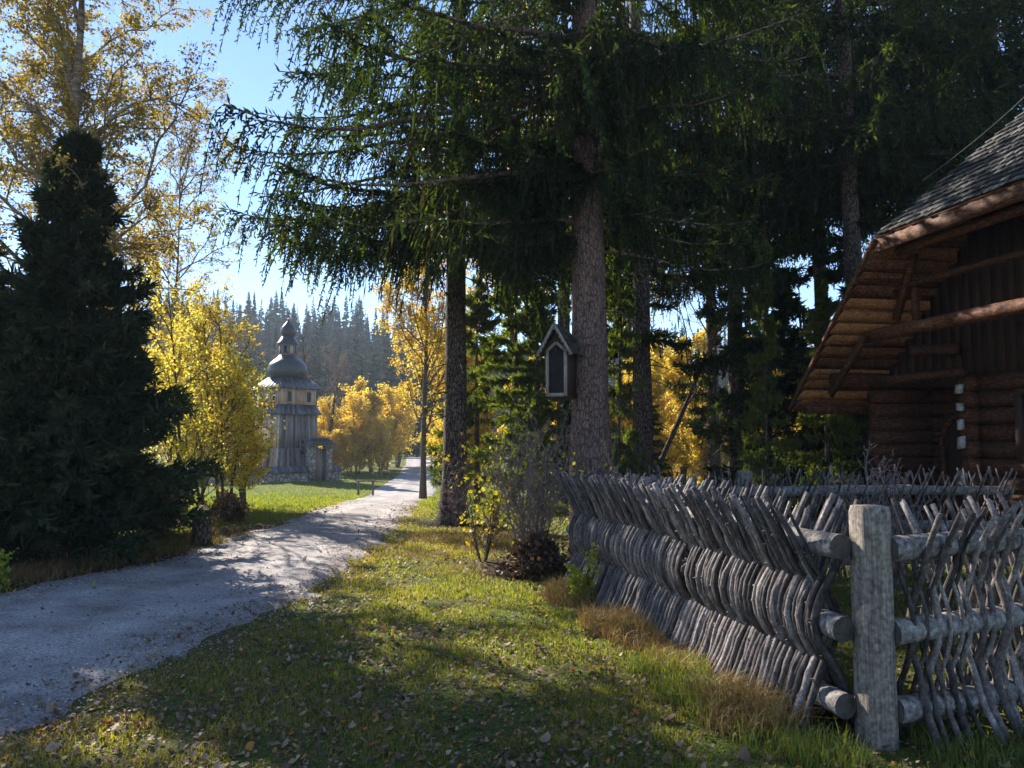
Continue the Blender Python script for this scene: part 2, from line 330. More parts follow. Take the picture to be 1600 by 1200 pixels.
def soilmask(x, y):
    s = .25 * ss(.25, 0, road_dist(x, y)) + 0 * x
    for cx, cy, r in ((-5.3, 9.5, 2.3), (-7.5, 10.5, 3), (.2, 9.6, 1.1), (-1.1, 14.5, 1.2), (3, 15.5, 3), (6, 17, 5), (3.5, 11.5, 2.2), (10, 18, 6), (-4.6, 13.2, .9)):
        s = np.maximum(s, ss(r, r * .45, np.hypot(x - cx, y - cy)))
    s = np.maximum(s, ss(80, 110, y) * .8)
    return s * (.7 + .5 * fbm(x * 2, y * 2, 3))
Z = HT(X, Y)
g = MB(); ny, nx = X.shape
idx = np.arange(nx * ny).reshape(ny, nx)
g.add(np.stack([X, Y, Z], -1).reshape(-1, 3), np.stack([idx[:-1, :-1], idx[:-1, 1:], idx[1:, 1:], idx[1:, :-1]], -1).reshape(-1, 4), soilmask(X, Y).ravel())
tag(g.build('ground', M['ground'], smooth=True), kind='structure')
K = 26
t = np.linspace(0, 1, K)[None, :, None]
ed = (fbm(LE[:, 0] * 2 + 5, LE[:, 1] * 2, 21)[:, None] - .47) * .6; ed2 = (fbm(RE[:, 0] * 2 + 9, RE[:, 1] * 2, 22)[:, None] - .47) * .7
RP = (LE + np.concatenate([-ed, 0 * ed], 1))[:, None, :] * (1 - t) + (RE + np.concatenate([ed2, 0 * ed2], 1))[:, None, :] * t
crown = .05 * np.sin(np.linspace(0, PI, K)) ** .5
rz = HT(RP[..., 0], RP[..., 1]) + .012 + crown[None, :] * .8 - .02 * (np.exp(-((np.linspace(0, 1, K) - .28) / .08) ** 2) + np.exp(-((np.linspace(0, 1, K) - .72) / .08) ** 2))[None, :]
rz[:, 0] -= .02; rz[:, -1] -= .02
rzv = .5 + .25 * np.cos((np.linspace(0, 1, K) - .28) * 2 * PI / .44)[None, :] * np.ones((NR, 1)) * .6
r = MB(); rzv = rzv + .5 * (fbm(RP[..., 0] * 1.3, RP[..., 1] * .5, 31) - .47); idx = np.arange(NR * K).reshape(NR, K)
r.add(np.concatenate([RP, rz[..., None]], -1).reshape(-1, 3), np.stack([idx[:-1, :-1], idx[:-1, 1:], idx[1:, 1:], idx[1:, :-1]], -1).reshape(-1, 4), rzv.ravel())
tag(r.build('road', M['road'], smooth=True), kind='structure')

rng = np.random.default_rng(7)
# loose stones
def polar(n, r0, r1, half=47):
    rr = rng.uniform(r0 ** .5, r1 ** .5, n) ** 2; a = np.radians(rng.uniform(-half, half, n)); return rr * np.sin(a), rr * np.cos(a)
x, y = polar(90000, 2.5, 24); d = road_dist(x, y); k = (d < rng.uniform(0, .5, len(x))) & (rng.random(len(x)) < np.where(d > -.45, .8, .22)); x, y = x[k], y[k]; d = d[k]
n = len(x); s = rng.uniform(.003, .009, n) * (1 + .05 * y)
base = np.array([[1, 0, 0], [0, 1, 0], [-1, 0, 0], [0, -1, 0], [0, 0, .7], [0, 0, -.5]])
V = base[None] * s[:, None, None] * rng.uniform(.6, 1.3, (n, 6, 3)); th = rng.uniform(0, 2 * PI, n); c_, s_ = np.cos(th)[:, None], np.sin(th)[:, None]
V = np.stack([V[..., 0] * c_ - V[..., 1] * s_, V[..., 0] * s_ + V[..., 1] * c_, V[..., 2]], -1)
zz = HT(x, y) + np.where(d < 0, .012 + .045 * np.sqrt(np.clip(-d, 0, .5)), .004)
V += np.stack([x, y, zz], -1)[:, None, :]
tf = np.array([[0, 1, 4], [1, 2, 4], [2, 3, 4], [3, 0, 4], [1, 0, 5], [2, 1, 5], [3, 2, 5], [0, 3, 5]])
q = MB().add(V.reshape(-1, 3), (np.arange(n)[:, None, None] * 6 + tf[None]).reshape(-1, 3), np.repeat(rng.random(n), 6))
tag(q.build('gravel', M['pebble']), 'loose grey gravel stones scattered over the road', 'gravel', kind='stuff')

def blades(mb, x, y, h, wd, v, lean=.5, z=None):
    n = len(x); z = HT(x, y) - .005 if z is None else z
    a = rng.uniform(0, 2 * PI, n); side = np.stack([np.cos(a), np.sin(a), 0 * a], -1)
    b = rng.uniform(0, 2 * PI, n); ln = rng.uniform(.1, 1, n) * lean; out = np.stack([np.cos(b), np.sin(b), 0 * b], -1) * (ln * h)[:, None]
    P = np.stack([x, y, z], -1); up = np.array([0, 0, 1.]) * h[:, None]; wd = wd[:, None]
    V = np.empty((n, 5, 3)); V[:, 0] = P - side * wd / 2; V[:, 1] = P + side * wd / 2
    V[:, 2] = P + up * .55 + out * .3 + side * wd * .4; V[:, 3] = P + up * .55 + out * .3 - side * wd * .4; V[:, 4] = P + up * (1 - ln * .35)[:, None] + out
    i = np.arange(n)[:, None] * 5
    base = mb.n; mb.add(V.reshape(-1, 3), i + np.array([[0, 1, 2, 3]]), np.repeat(v, 5)); mb.Fc.append(i + np.array([[3, 2, 4]]) + base)
def yard(x, y): return ss(.1, .5, (x - (1.88 - .2977 * (y - 4.1)))) * (y > 4.1)
# lawn grass
x, y = polar(760000, 2.2, 24); d = road_dist(x, y)
cov = fbm(x * 1.7, y * 1.7, 40) + .35 * (fbm(x * 9, y * 9, 44) - .47)
keep = (d > rng.uniform(-.4, .35, len(x)) + .35 * (fbm(x * 3, y * 3, 48) - .47)) & (rng.random(len(x)) < np.clip(1.15 - 1.25 * soilmask(x, y), 0, 1)) & (rng.random(len(x)) < .25 + .75 * ss(.3, .5, cov) - .3 * ss(3, .5, np.hypot(x + 1.8, y - 4.8))) & (rng.random(len(x)) > .5 * yard(x, y))
x, y, cov = x[keep], y[keep], cov[keep]; n = len(x)
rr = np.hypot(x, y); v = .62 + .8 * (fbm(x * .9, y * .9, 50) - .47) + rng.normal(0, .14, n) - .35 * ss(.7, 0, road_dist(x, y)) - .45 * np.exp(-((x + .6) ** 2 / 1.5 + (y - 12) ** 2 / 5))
h = rng.uniform(.014, .038, n) * (.6 + .9 * ss(.3, .6, cov)) * (1 + .03 * rr); wd = rng.uniform(.0022, .0042, n) * (1 + .16 * rr)
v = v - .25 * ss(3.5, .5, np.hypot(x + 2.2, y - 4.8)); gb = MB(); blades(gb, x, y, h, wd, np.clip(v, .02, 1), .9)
# coarser grass on the far meadow
x, y = polar(90000, 18, 62, 40); d = road_dist(x, y); k = (d > .05) & (x < 0); x, y = x[k], y[k]; n = len(x)
v = .72 + .4 * (fbm(x * .5, y * .5, 51) - .47) + rng.normal(0, .12, n); 
blades(gb, x, y, rng.uniform(.05, .12, n), rng.uniform(.02, .04, n), np.clip(v, .02, 1), .8)
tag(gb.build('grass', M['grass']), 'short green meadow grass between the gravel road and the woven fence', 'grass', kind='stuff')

# fallen leaves
def lobed(mb, P, sz, v):
    n = len(P); k = 8; a = np.arange(k) * 2 * PI / k + rng.uniform(0, 6.3, (n, 1)); r_ = .5 * rng.uniform(.6, 1.1, (n, k)) * np.where(np.arange(k) % 2 == 0, 1, .8)[None]
    el = rng.uniform(.55, .95, (n, 1)); th = rng.uniform(0, 2 * PI, (n, 1)); lx, ly = r_ * np.cos(a), r_ * np.sin(a) * el; cu = rng.uniform(-1.6, 1.6, (n, 1)); cv = rng.uniform(-1, 1, (n, 1)); lz = cu * lx ** 2 + cv * lx * ly + rng.normal(0, .03, (n, k))
    tx, ty = rng.normal(0, .35, (n, 1)), rng.normal(0, .35, (n, 1)); lz = lz + tx * lx + ty * ly
    V = np.zeros((n, k + 1, 3)); V[:, :k, 0] = lx * np.cos(th) - ly * np.sin(th); V[:, :k, 1] = lx * np.sin(th) + ly * np.cos(th); V[:, :k, 2] = lz
    V = V * np.broadcast_to(sz, (n,))[:, None, None] + P[:, None]; j = np.arange(k)
    f = np.arange(n)[:, None, None] * (k + 1) + np.stack([j, (j + 1) % k, np.full(k, k)], -1)[None]
    mb.add(V.reshape(-1, 3), f.reshape(-1, 3), np.repeat(v, k + 1))
x, y = polar(72000, 2.2, 20); d = road_dist(x, y)
dens = .28 + .9 * ss(.42, .62, fbm(x * .8, y * .8, 60)) + 1.0 * ss(3, 0, np.hypot(x + 1.8, y - 4.8)); dens = np.where(d < 0, .05 + .45 * ss(-.6, 0, d), dens)
k = rng.random(len(x)) < dens * 1.5; x, y = x[k], y[k]; n = len(x)
vv = rng.beta(2.0, 1.8, n) * .86; hot = rng.random(n) < .06; vv[hot] = rng.uniform(.86, 1, hot.sum())
lf = MB(); lobed(lf, np.stack([x, y, HT(x, y) + np.where(road_dist(x, y) < 0, .05, rng.uniform(.008, .04, n))], -1), rng.uniform(.014, .042, n) * (1 + .04 * y) * (1 + .8 * (rng.random(n) < .04)), vv)
tag(lf.build('fallen_leaves', M['litter']), 'brown and orange fallen leaves scattered over the grass', 'leaves', kind='stuff')

# ------------------------------------------------------------------ woven fences
def rod_curve(s, side, p0, dr, out, rng, h, amp=.088, lean=0., jump=None):
    """one rod: side=+1 passes outside the middle rail, -1 outside the top and bottom rails"""
    zz = np.array([-.02, .07, .15, .22, .29, .36, .43, .51, .595, .68, .75, .82, .89, .96, 1.04, .5 * (1.07 + h), h])
    amp = amp * rng.uniform(.85, 1.12); wv = 2 * PI / .83
    off = amp * np.cos(wv * (np.clip(zz, .2, .98) - .592)); k_ = rng.uniform(.45, .62)
    off = (off - k_ * np.clip(zz - .98, 0, 1) - k_ * np.clip(.2 - zz, 0, 1)) * side
    w = np.cumsum(rng.normal(0, .003, len(zz))); al = s + lean * (zz - .6) + w + rng.normal(0, .01) * zz
    P = p0[None, :] + dr[None, :] * al[:, None] + out[None, :] * (off + np.cumsum(rng.normal(0, .002, len(zz))))[:, None]
    zt = HT(p0[0] + dr[0] * s, p0[1] + dr[1] * s)
    return np.concatenate([P, (zz + zt)[:, None]], 1)
def fence(name, label, a, b, out_sign, n_rods, indiv, lean=0., posts=(), rails=(1.01, .585, .19), hvar=(1.16, 1.27), seed=3, group='woven stick fences round the yard', rad=(.012, .0255), railr=.062, gap=.1, amp=.088, ends=(0, 0)):
    rg = np.random.default_rng(seed); a = np.array(a, float); b = np.array(b, float); d = b - a; L = np.linalg.norm(d); dr = d / L
    out = np.array([dr[1], -dr[0]]) * out_sign
    org = np.array([a[0], a[1], float(HT(a[0], a[1]))])
    root = empty(name, org, label, 'fence', group)
    for z in rails:
        n = 16; s = np.linspace(ends[0], L + ends[1], n); P = np.stack([a[0] + dr[0] * s, a[1] + dr[1] * s, HT(a[0] + dr[0] * s, a[1] + dr[1] * s) + z + np.cumsum(rg.normal(0, .003, n))], 1)
        m = MB(); m.tubes(P, railr * np.linspace(1.08, .9, n) * (1 + rg.normal(0, .02, n)), 14, cap=False, rough=.03, rng=rg)
        ro = m.build('rail', M['rail'], root, True, org)
        for k, sg in ((0, -1), (n - 1, 1)):
            e = MB()
            rr_ = railr * (1.08 if k == 0 else .9) * 1.0; c = P[k] + sg * np.array([dr[0], dr[1], 0]) * .002
            ang = np.arange(14) * 2 * PI / 14; nn = np.array([dr[1], -dr[0], 0.]); ring = c + rr_ * (np.cos(ang)[:, None] * nn + np.sin(ang)[:, None] * np.array([0, 0, 1.]))
            e.add(np.concatenate([ring, [c + sg * np.array([dr[0], dr[1], 0]) * .006]]), [[i, (i + 1) % 14, 14] for i in range(14)])
            e.build('end_grain', M['endgrain'], ro, False, org)
    rods = []
    for i in range(n_rods):
        s = gap + (L - 2 * gap) * (i + .5 + rg.uniform(-.2, .2)) / n_rods
        side = 1 if i % 2 == 0 else -1
        P = rod_curve(s, side, a, dr, out, rg, rg.uniform(*hvar), amp=amp, lean=lean + rg.normal(0, .035))
        r0 = rg.uniform(*rad); R = r0 * np.linspace(1.15, .78, len(P)) * (1 + rg.normal(0, .05, len(P)))
        rods.append((np.hypot(P[6, 0], P[6, 1]), P, R, rg.random()))
    rods.sort(key=lambda q: q[0])
    for _, P, R, v in rods[:indiv]:
        m = MB(); m.tubes(P, R, 7, rough=.1, rng=rg)
        k = rg.integers(2, 15, 7)                       # knots and stubs
        for kk in k:
            dd = nrm(rg.normal(size=3)); m.tubes(np.stack([P[kk], P[kk] + dd * (R[kk] + rg.uniform(.002, .022))]), np.array([.007, .004]), 4)
        m.build('rod', M['rod'], root, True, org)
    if len(rods) > indiv:
        m = MB()
        for _, P, R, v in rods[indiv:]: m.tubes(P, R, 5, val=v, rough=.08, rng=rg)
        tag(m.build('rods', M['rodv'], root, True, org), kind='stuff')
    for s in posts:
        x0, y0 = a + dr * s; z0 = HT(x0, y0); pr = .1
        m = MB(); x0 -= out[0] * .17; y0 -= out[1] * .17; m.lathe([(.088, z0 - .2), (.09, z0), (.087, z0 + .5), (.085, z0 + 1.2), (.07, z0 + 1.232), (.03, z0 + 1.238)], (x0 + out[0] * 0, y0, 0), 12)
        m.build('post', M['post'], root, True, org)
    return root, a, dr, out, org
PA, PB = (1.75, 4.16), (.68, 8.6)
fa = fence('woven_fence', 'weathered grey woven stick fence running from the thick corner post back to the big trunk', PA, PB, -1, 216, 100, lean=.05, seed=3, gap=.1, ends=(-.02, .1), posts=(2.9,))
# the thick squared corner post
cx, cy = 1.9, 4.12; zc = float(HT(cx, cy)); m = MB()
m_ = [(.084, zc - .3), (.084, zc + .02), (.08, zc + .6), (.082, zc + 1.2), (.074, zc + 1.235), (.03, zc + 1.24)]
rr_ = np.array(m_); A8 = np.radians([8, 37, 53, 82, 98, 127, 143, 172, 188, 217, 233, 262, 278, 307, 323, 352])
sq = 1 / np.maximum(np.abs(np.cos(A8 - .12)), np.abs(np.sin(A8 - .12))) ** .75
V = np.stack([rr_[:, 0:1] * np.cos(A8) * sq + cx, rr_[:, 0:1] * np.sin(A8) * sq + cy, np.repeat(rr_[:, 1:2], 16, 1)], -1)
j = np.arange(16); m.add(V.reshape(-1, 3), np.concatenate([np.stack([k * 16 + j, k * 16 + (j + 1) % 16, (k + 1) * 16 + (j + 1) % 16, (k + 1) * 16 + j], -1) for k in range(5)])); m.Fc.append(np.arange(16)[None] + 80)
tag(m.build('corner_post', M['post'], origin=(0, 0, 0)), 'thick squared grey wooden corner post where two woven fences meet', 'post')
fb = fence('woven_fence', 'open woven stick fence running right from the thick corner post out of the frame', (2.0, 4.1), (5.6, 5.5), 1, 92, 92, lean=.05, amp=.054, seed=11, gap=.08, ends=(-.02, 0), rad=(.012, .024))
fc = fence('woven_fence', 'low dark woven fence across the back of the yard below the log house', (.8, 8.85), (6.0, 9.3), 1, 104, 100, lean=.1, seed=17, gap=.05, hvar=(1.14, 1.3), posts=(2.0,), rad=(.011, .018))
# ------------------------------------------------------------------ plants: growth helpers
def interp_poly(P, t):
    n, K, _ = P.shape; u = np.clip(t, 0, .9999) * (K - 1); i = u.astype(int); f = (u - i)[..., None]
    ar = np.arange(n)[:, None]; return P[ar, i] * (1 - f) + P[ar, i + 1] * f, nrm(P[ar, i + 1] - P[ar, i])
def children(rg, P, L, cnt, t0, t1, ang, ratio, K=6, up=.2, wob=.05, droop=0., taper=.55, minr=None):
    n = len(P); t = (np.arange(cnt)[None, :] + rg.random((n, cnt))) / cnt * (t1 - t0) + t0
    p, T = interp_poly(P, t); r = nrm(np.cross(T, rg.normal(size=T.shape)))
    an = ang * rg.uniform(.7, 1.3, t.shape)[..., None]; d = nrm(T * np.cos(an) + r * np.sin(an) + np.array([0, 0, up]))
    l = L[:, None] * ratio * (1 - taper * t) * rg.uniform(.65, 1.2, t.shape)
    p = p.reshape(-1, 3); d = d.reshape(-1, 3); l = l.ravel(); s = np.linspace(0, 1, K)[None, :, None]
    W = np.cumsum(rg.normal(0, wob, (len(p), K, 3)), 1) * l[:, None, None] * s ** .5 / K ** .5
    Q = p[:, None] + d[:, None] * l[:, None, None] * s + W; Q[..., 2] -= droop * l[:, None] * s[..., 0] ** 2
    return Q, l
def leafy(name, label, loc, H, seed, leafmat, barkmat, n1=22, n2=10, n3=8, nl=6, leaf=.05, spread=.38, t0=.2, ang=.8, up=.35, r0=None, droop=.1, stems=1, jit=.12, cat='tree', group=None, trunkrows=8, lean=(0, 0), vshift=0., ratio2=.4, ratio3=.4, origin=None, bareshare=0., wob=.05, thin=.0035):
    rg = np.random.default_rng(seed); org = np.array([loc[0], loc[1], float(HT(loc[0], loc[1]))])
    root = empty(name, org, label, cat, group); r0 = r0 or H * .012
    K = 12; s = np.linspace(0, 1, K)
    T = np.zeros((stems, K, 3)); 
    for i in range(stems):
        a = rg.uniform(0, 2 * PI); sp = (0 if stems == 1 else rg.uniform(.08, .22)) * H
        hh = H * (1 if i == 0 else rg.uniform(.6, .95)) * .93
        T[i, :, 0] = np.cos(a) * sp * s ** .8 + lean[0] * s + np.cumsum(rg.normal(0, .012 * H / K ** .5, K)) * s
        T[i, :, 1] = np.sin(a) * sp * s ** .8 + lean[1] * s + np.cumsum(rg.normal(0, .012 * H / K ** .5, K)) * s
        T[i, :, 2] = s * hh - .05
        if stems > 1: T[i, :, 0] += np.cos(a) * r0; T[i, :, 1] += np.sin(a) * r0
    wood = MB(); R = np.tile((r0 * (1 - .88 * s ** .9))[None], (stems, 1)); R[:, 0] *= 1.25
    wood.tubes(T, R, 10, rough=.06, rng=rg)
    L0 = np.linalg.norm(T[:, -1] - T[:, 0], axis=1)
    P1, l1 = children(rg, T, L0, n1, t0, .97, ang, spread, 7, up, .12, droop)
    wood.tubes(P1, np.clip(l1 * .0095, .004, r0 * .4)[:, None] * (1 - .75 * np.linspace(0, 1, 7))[None], 5, cap=False)
    P2, l2 = children(rg, P1, l1, n2, .15, 1, .75, ratio2, 5, up * .5, .12, droop)
    wood.tubes(P2, np.clip(l2 * .011, .0035, .02)[:, None] * (1 - .7 * np.linspace(0, 1, 5))[None], 4, cap=False)
    P3, l3 = children(rg, P2, l2, n3, .1, 1, .7, ratio3, 4, 0, .15, droop * 1.5)
    l3 = np.maximum(l3, .05)
    wood.tubes(P3, np.full((len(P3), 4), 1) * np.array([1, .85, .7, .5])[None] * thin, 3, cap=False)
    wood.V = [v + org for v in wood.V]
    wood.build('trunk', M[barkmat], root, True, org)
    if nl:
        t = rg.uniform(.1, 1.05, (len(P3), nl)); p, _ = interp_poly(P3, t); p = p.reshape(-1, 3) + rg.normal(0, leaf * .8, (len(P3) * nl, 3))
        if bareshare: p = p[rg.random(len(p)) > bareshare]
        cl = vnoise(p[:, 0] * 1.3 + p[:, 2], p[:, 1] * 1.3, seed) ; v = np.clip(.5 + .5 * (cl - .5) + rg.normal(0, .2, len(p)) + vshift, 0, 1)
        m = MB(); m.leaves(p + org, rg.uniform(.6, 1.25, len(p)) * leaf, v, rg); m.build('crown', M[leafmat], root, False, org)
    return root
def spruce_parts(seed, hs, azs, Ls, cnt2, cnt3, H, r0, hang=.8, l2max=1.1, shoot=(.07, .15), wd=.022, droop=.3, mat='spruce', rise=.0, trunk_mat='bark', z_base=-.2, sec=.3, lean=0, org=np.zeros(3), root=None, stubs=0, flare=1.35, tcurve=0., thick=1., brown=.12, vb=0., gapcut=-.03, fdec=.35):
    rg = np.random.default_rng(seed); n = len(hs); K = 10; s = np.linspace(0, 1, K)
    K0 = 18; zt = np.linspace(0, 1, K0); T = np.zeros((1, K0, 3)); T[0, :, 2] = z_base + zt * (H - z_base); T[0, :, 0] = np.cumsum(rg.normal(0, .015, K0)) + lean * zt; T[0, :, 1] = np.cumsum(rg.normal(0, .015, K0))
    T[0, :, 0] -= T[0, 0, 0]; T[0, :, 1] -= T[0, 0, 1]
    wood = MB(); Rt = r0 * (1 - .93 * zt ** 1.05)
    Tf = np.zeros((1, 60, 3)); zf = np.linspace(0, 1, 60) ** 1.3; 
    for c in range(3): Tf[0, :, c] = np.interp(zf, zt, T[0, :, c])
    Rf = np.interp(zf, zt, Rt) * (1 + (flare - 1) * np.exp(-(zf * (H - z_base)) / fdec)) * (1 + rg.normal(0, .012, 60))
    wood.tubes(Tf, Rf[None], 22, rough=.025, rng=rg)
    out = np.stack([np.cos(azs), np.sin(azs), 0 * azs], -1)
    zr = np.interp(hs, T[0, :, 2], Rt); bx = np.interp(hs, T[0, :, 2], T[0, :, 0]); by = np.interp(hs, T[0, :, 2], T[0, :, 1])
    sidev = np.stack([-np.sin(azs), np.cos(azs), 0 * azs], -1); bend = rg.normal(0, .12, n)
    P1 = np.zeros((n, K, 3)); dr = droop * rg.uniform(.7, 1.3, n)
    P1[..., :2] = out[:, None, :2] * (Ls[:, None] * s[None])[..., None] + sidev[:, None, :2] * (bend[:, None] * Ls[:, None] * s[None] ** 2)[..., None]
    P1[..., 0] += bx[:, None]; P1[..., 1] += by[:, None]
    P1[..., 2] = hs[:, None] + Ls[:, None] * (rise * s[None] - dr[:, None] * (s[None] ** 1.5) + .55 * dr[:, None] * s[None] ** 4)
    P1 += np.cumsum(rg.normal(0, .012, (n, K, 3)), 1) * np.minimum(Ls, 3)[:, None, None] * .5
    wood.tubes(P1, np.clip(Ls * .011, .008, .06)[:, None] * (1 - .85 * s)[None], 6, cap=False)
    cnt2a = cnt2
    t = (np.arange(cnt2a)[None] + rg.random((n, cnt2a))) / cnt2a * .93 + .07
    p, T1 = interp_poly(P1, t); sg = np.where(np.arange(cnt2a) % 2 == 0, 1, -1)[None, :, None] * np.ones((n, 1, 1))
    side = nrm(np.cross(T1, np.array([0, 0, 1.]))) * sg
    l2 = np.clip(Ls[:, None] * sec * (1 - .55 * t) * rg.uniform(.55, 1.25, t.shape) * np.minimum(1, .35 + 3 * t), .08, l2max)
    d2 = nrm(side * rg.uniform(.4, .95, t.shape)[..., None] + T1 * .65 + np.array([0, 0, -.25]) * hang)
    P2 = np.zeros((n * cnt2a, 6, 3)); s2 = np.linspace(0, 1, 6)
    pf, df, lf_ = p.reshape(-1, 3), d2.reshape(-1, 3), l2.ravel(); hg = hang * rg.uniform(.5, 1.3, len(lf_))
    P2 = pf[:, None] + df[:, None] * (lf_[:, None] * s2[None] * (1 - .35 * hang * s2[None]))[..., None]
    P2[..., 2] -= hg[:, None] * lf_[:, None] * s2[None] ** 1.7
    P2 += np.cumsum(rg.normal(0, .012, P2.shape), 1) * s2[None, :, None]
    T2e = P2[:, 1:] - P2[:, :-1]; 
    fol = MB(); L2e = np.linalg.norm(T2e, axis=-1)
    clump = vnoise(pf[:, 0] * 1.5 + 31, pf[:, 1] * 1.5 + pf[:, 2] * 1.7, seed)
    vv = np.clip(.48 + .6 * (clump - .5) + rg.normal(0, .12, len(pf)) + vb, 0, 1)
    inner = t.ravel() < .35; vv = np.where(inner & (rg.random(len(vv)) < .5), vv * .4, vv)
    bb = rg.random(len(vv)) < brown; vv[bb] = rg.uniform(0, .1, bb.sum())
    L2t = L2e.sum(1); m3 = cnt3
    t3 = (np.arange(m3)[None] + rg.random((len(P2), m3))) / m3
    keep = rg.random(t3.shape) < np.clip(L2t / (l2max * .6), .12, 1)[:, None]
    gap = (fbm(p[..., 0].ravel() * 1.1 + 7, (p[..., 1] + p[..., 2] * 1.3).ravel() * 1.1, seed + 5) - .47) + .25 * (vnoise(np.arange(len(P2)) // cnt2a * 1.0, t.ravel() * 5, seed) - .5)
    alive = gap > gapcut; keep = keep & alive[:, None]
    q, T2 = interp_poly(P2, t3); sd_ = nrm(np.cross(T2, rg.normal(size=T2.shape)))
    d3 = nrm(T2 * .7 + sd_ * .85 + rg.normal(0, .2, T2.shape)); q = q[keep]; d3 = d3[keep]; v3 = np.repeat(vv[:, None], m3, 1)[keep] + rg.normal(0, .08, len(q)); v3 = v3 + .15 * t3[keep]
    A5 = np.repeat(alive | (rg.random(len(alive)) < .18), 5)
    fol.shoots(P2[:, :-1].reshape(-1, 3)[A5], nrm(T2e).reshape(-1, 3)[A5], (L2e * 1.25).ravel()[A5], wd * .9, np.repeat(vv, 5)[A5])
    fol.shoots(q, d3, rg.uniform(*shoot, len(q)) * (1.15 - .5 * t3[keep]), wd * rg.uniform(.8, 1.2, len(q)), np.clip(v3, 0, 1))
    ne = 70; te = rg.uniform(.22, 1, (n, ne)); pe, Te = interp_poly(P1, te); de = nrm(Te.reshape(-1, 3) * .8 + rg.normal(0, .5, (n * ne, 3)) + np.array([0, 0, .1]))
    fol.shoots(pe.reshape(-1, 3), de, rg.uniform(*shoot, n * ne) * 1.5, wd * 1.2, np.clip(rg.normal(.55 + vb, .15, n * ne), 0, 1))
    if stubs:
        hz = rg.uniform(1.2, min(hs), stubs); az = rg.uniform(0, 2 * PI, stubs); ll = rg.uniform(.15, .9, stubs); rr2 = np.interp(hz, T[0, :, 2], Rt)
        o_ = np.stack([np.cos(az), np.sin(az), rg.uniform(-.4, .1, stubs)], -1); b_ = np.stack([np.interp(hz, T[0, :, 2], T[0, :, 0]) , np.interp(hz, T[0, :, 2], T[0, :, 1]), hz], -1)
        Ps = b_[:, None] + o_[:, None] * (rr2[:, None] * .8 + ll[:, None] * np.linspace(0, 1, 5)[None])[..., None]; Ps[..., 2] -= (ll[:, None] * .3 * np.linspace(0, 1, 5)[None] ** 2)
        wood.tubes(Ps, np.linspace(.014, .004, 5)[None] * np.ones((stubs, 1)), 4, cap=False)
    wood.V = [v + org for v in wood.V]; fol.V = [v + org for v in fol.V]
    wood.build('trunk', M[trunk_mat], root, True, org); fol.build('crown', M[mat], root, False, org)
def gpt(x, y): return np.array([x, y, float(HT(x, y))])

# ---- the big spruce with the shrine
rg = np.random.default_rng(101)
o = gpt(1.12, 10.5); big = empty('spruce_tree', o, 'huge spruce whose thick bare reddish trunk carries the wooden shrine', 'tree')
nb = 78; hs = np.concatenate([rg.uniform(5.0, 9.5, 40), rg.uniform(9.5, 22, 38)]); az = rg.uniform(0, 2 * PI, nb); Ls = np.clip(4.6 - .12 * (hs - 5), .8, 4.6) * rg.uniform(.75, 1.1, nb)
near = np.cos(az - math.radians(-95)) > .8; Ls[near] *= .55
hs = np.concatenate([hs, rg.uniform(5.0, 8.2, 22), rg.uniform(4.1, 5.6, 12)]); az = np.concatenate([az, np.radians(-95 + rg.uniform(-75, 75, 22)), np.radians(np.where(rg.random(12) < .6, 185, -5) + rg.uniform(-35, 35, 12))]); Ls = np.concatenate([Ls, rg.uniform(1.3, 2.6, 22), rg.uniform(1.3, 2.6, 12)])
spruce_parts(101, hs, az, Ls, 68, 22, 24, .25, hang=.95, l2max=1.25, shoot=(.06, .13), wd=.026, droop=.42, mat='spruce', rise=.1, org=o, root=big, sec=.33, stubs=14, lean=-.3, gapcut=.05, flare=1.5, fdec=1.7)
# ---- the second, slimmer spruce left of it
o = gpt(-1.12, 14.5); sec = empty('spruce_tree', o, 'tall spruce with a slim dark rough trunk beside the road, twigs around its foot', 'tree')
tgt = [(345, 245, 13.6), (350, 350, 13.2), (345, 20, 14), (390, 330, 15.2), (400, 160, 13), (430, 60, 15), (460, 300, 12.5), (520, 380, 13), (560, 250, 12.5), (500, 110, 12.8), (560, 20, 13.4), (620, 420, 12.8), (830, 380, 13), (880, 420, 14), (640, 380, 12), (470, 400, 14.6), (600, 180, 12.2), (700, 250, 11.8)]
H1, A1, LL1 = [], [], []
for px, py, D in tgt:
    p = at(px, py, D) - o; L = math.hypot(p[0], p[1]); H1.append(p[2] + .17 * L); A1.append(math.atan2(p[1], p[0])); LL1.append(L)
n = 66; H1 = np.array(H1 + list(rg.uniform(4.9, 8.5, 26)) + list(rg.uniform(5.6, 20, 40))); A1 = np.array(A1 + list(np.radians(-90 + rg.uniform(-110, 110, 26))) + list(rg.uniform(0, 2 * PI, 40))); LL1 = np.array(LL1 + list(np.clip(3.8 - .12 * (H1[-n:] - 5), .8, 4) * rg.uniform(.6, 1.05, n)))
spruce_parts(102, H1, A1, LL1, 68, 22, 21, .235, hang=.95, l2max=1.35, shoot=(.07, .15), wd=.028, droop=.32, mat='spruce', rise=.06, org=o, root=sec, sec=.34, stubs=24, trunk_mat='bark_dark', lean=.1, flare=1.7, gapcut=.0)
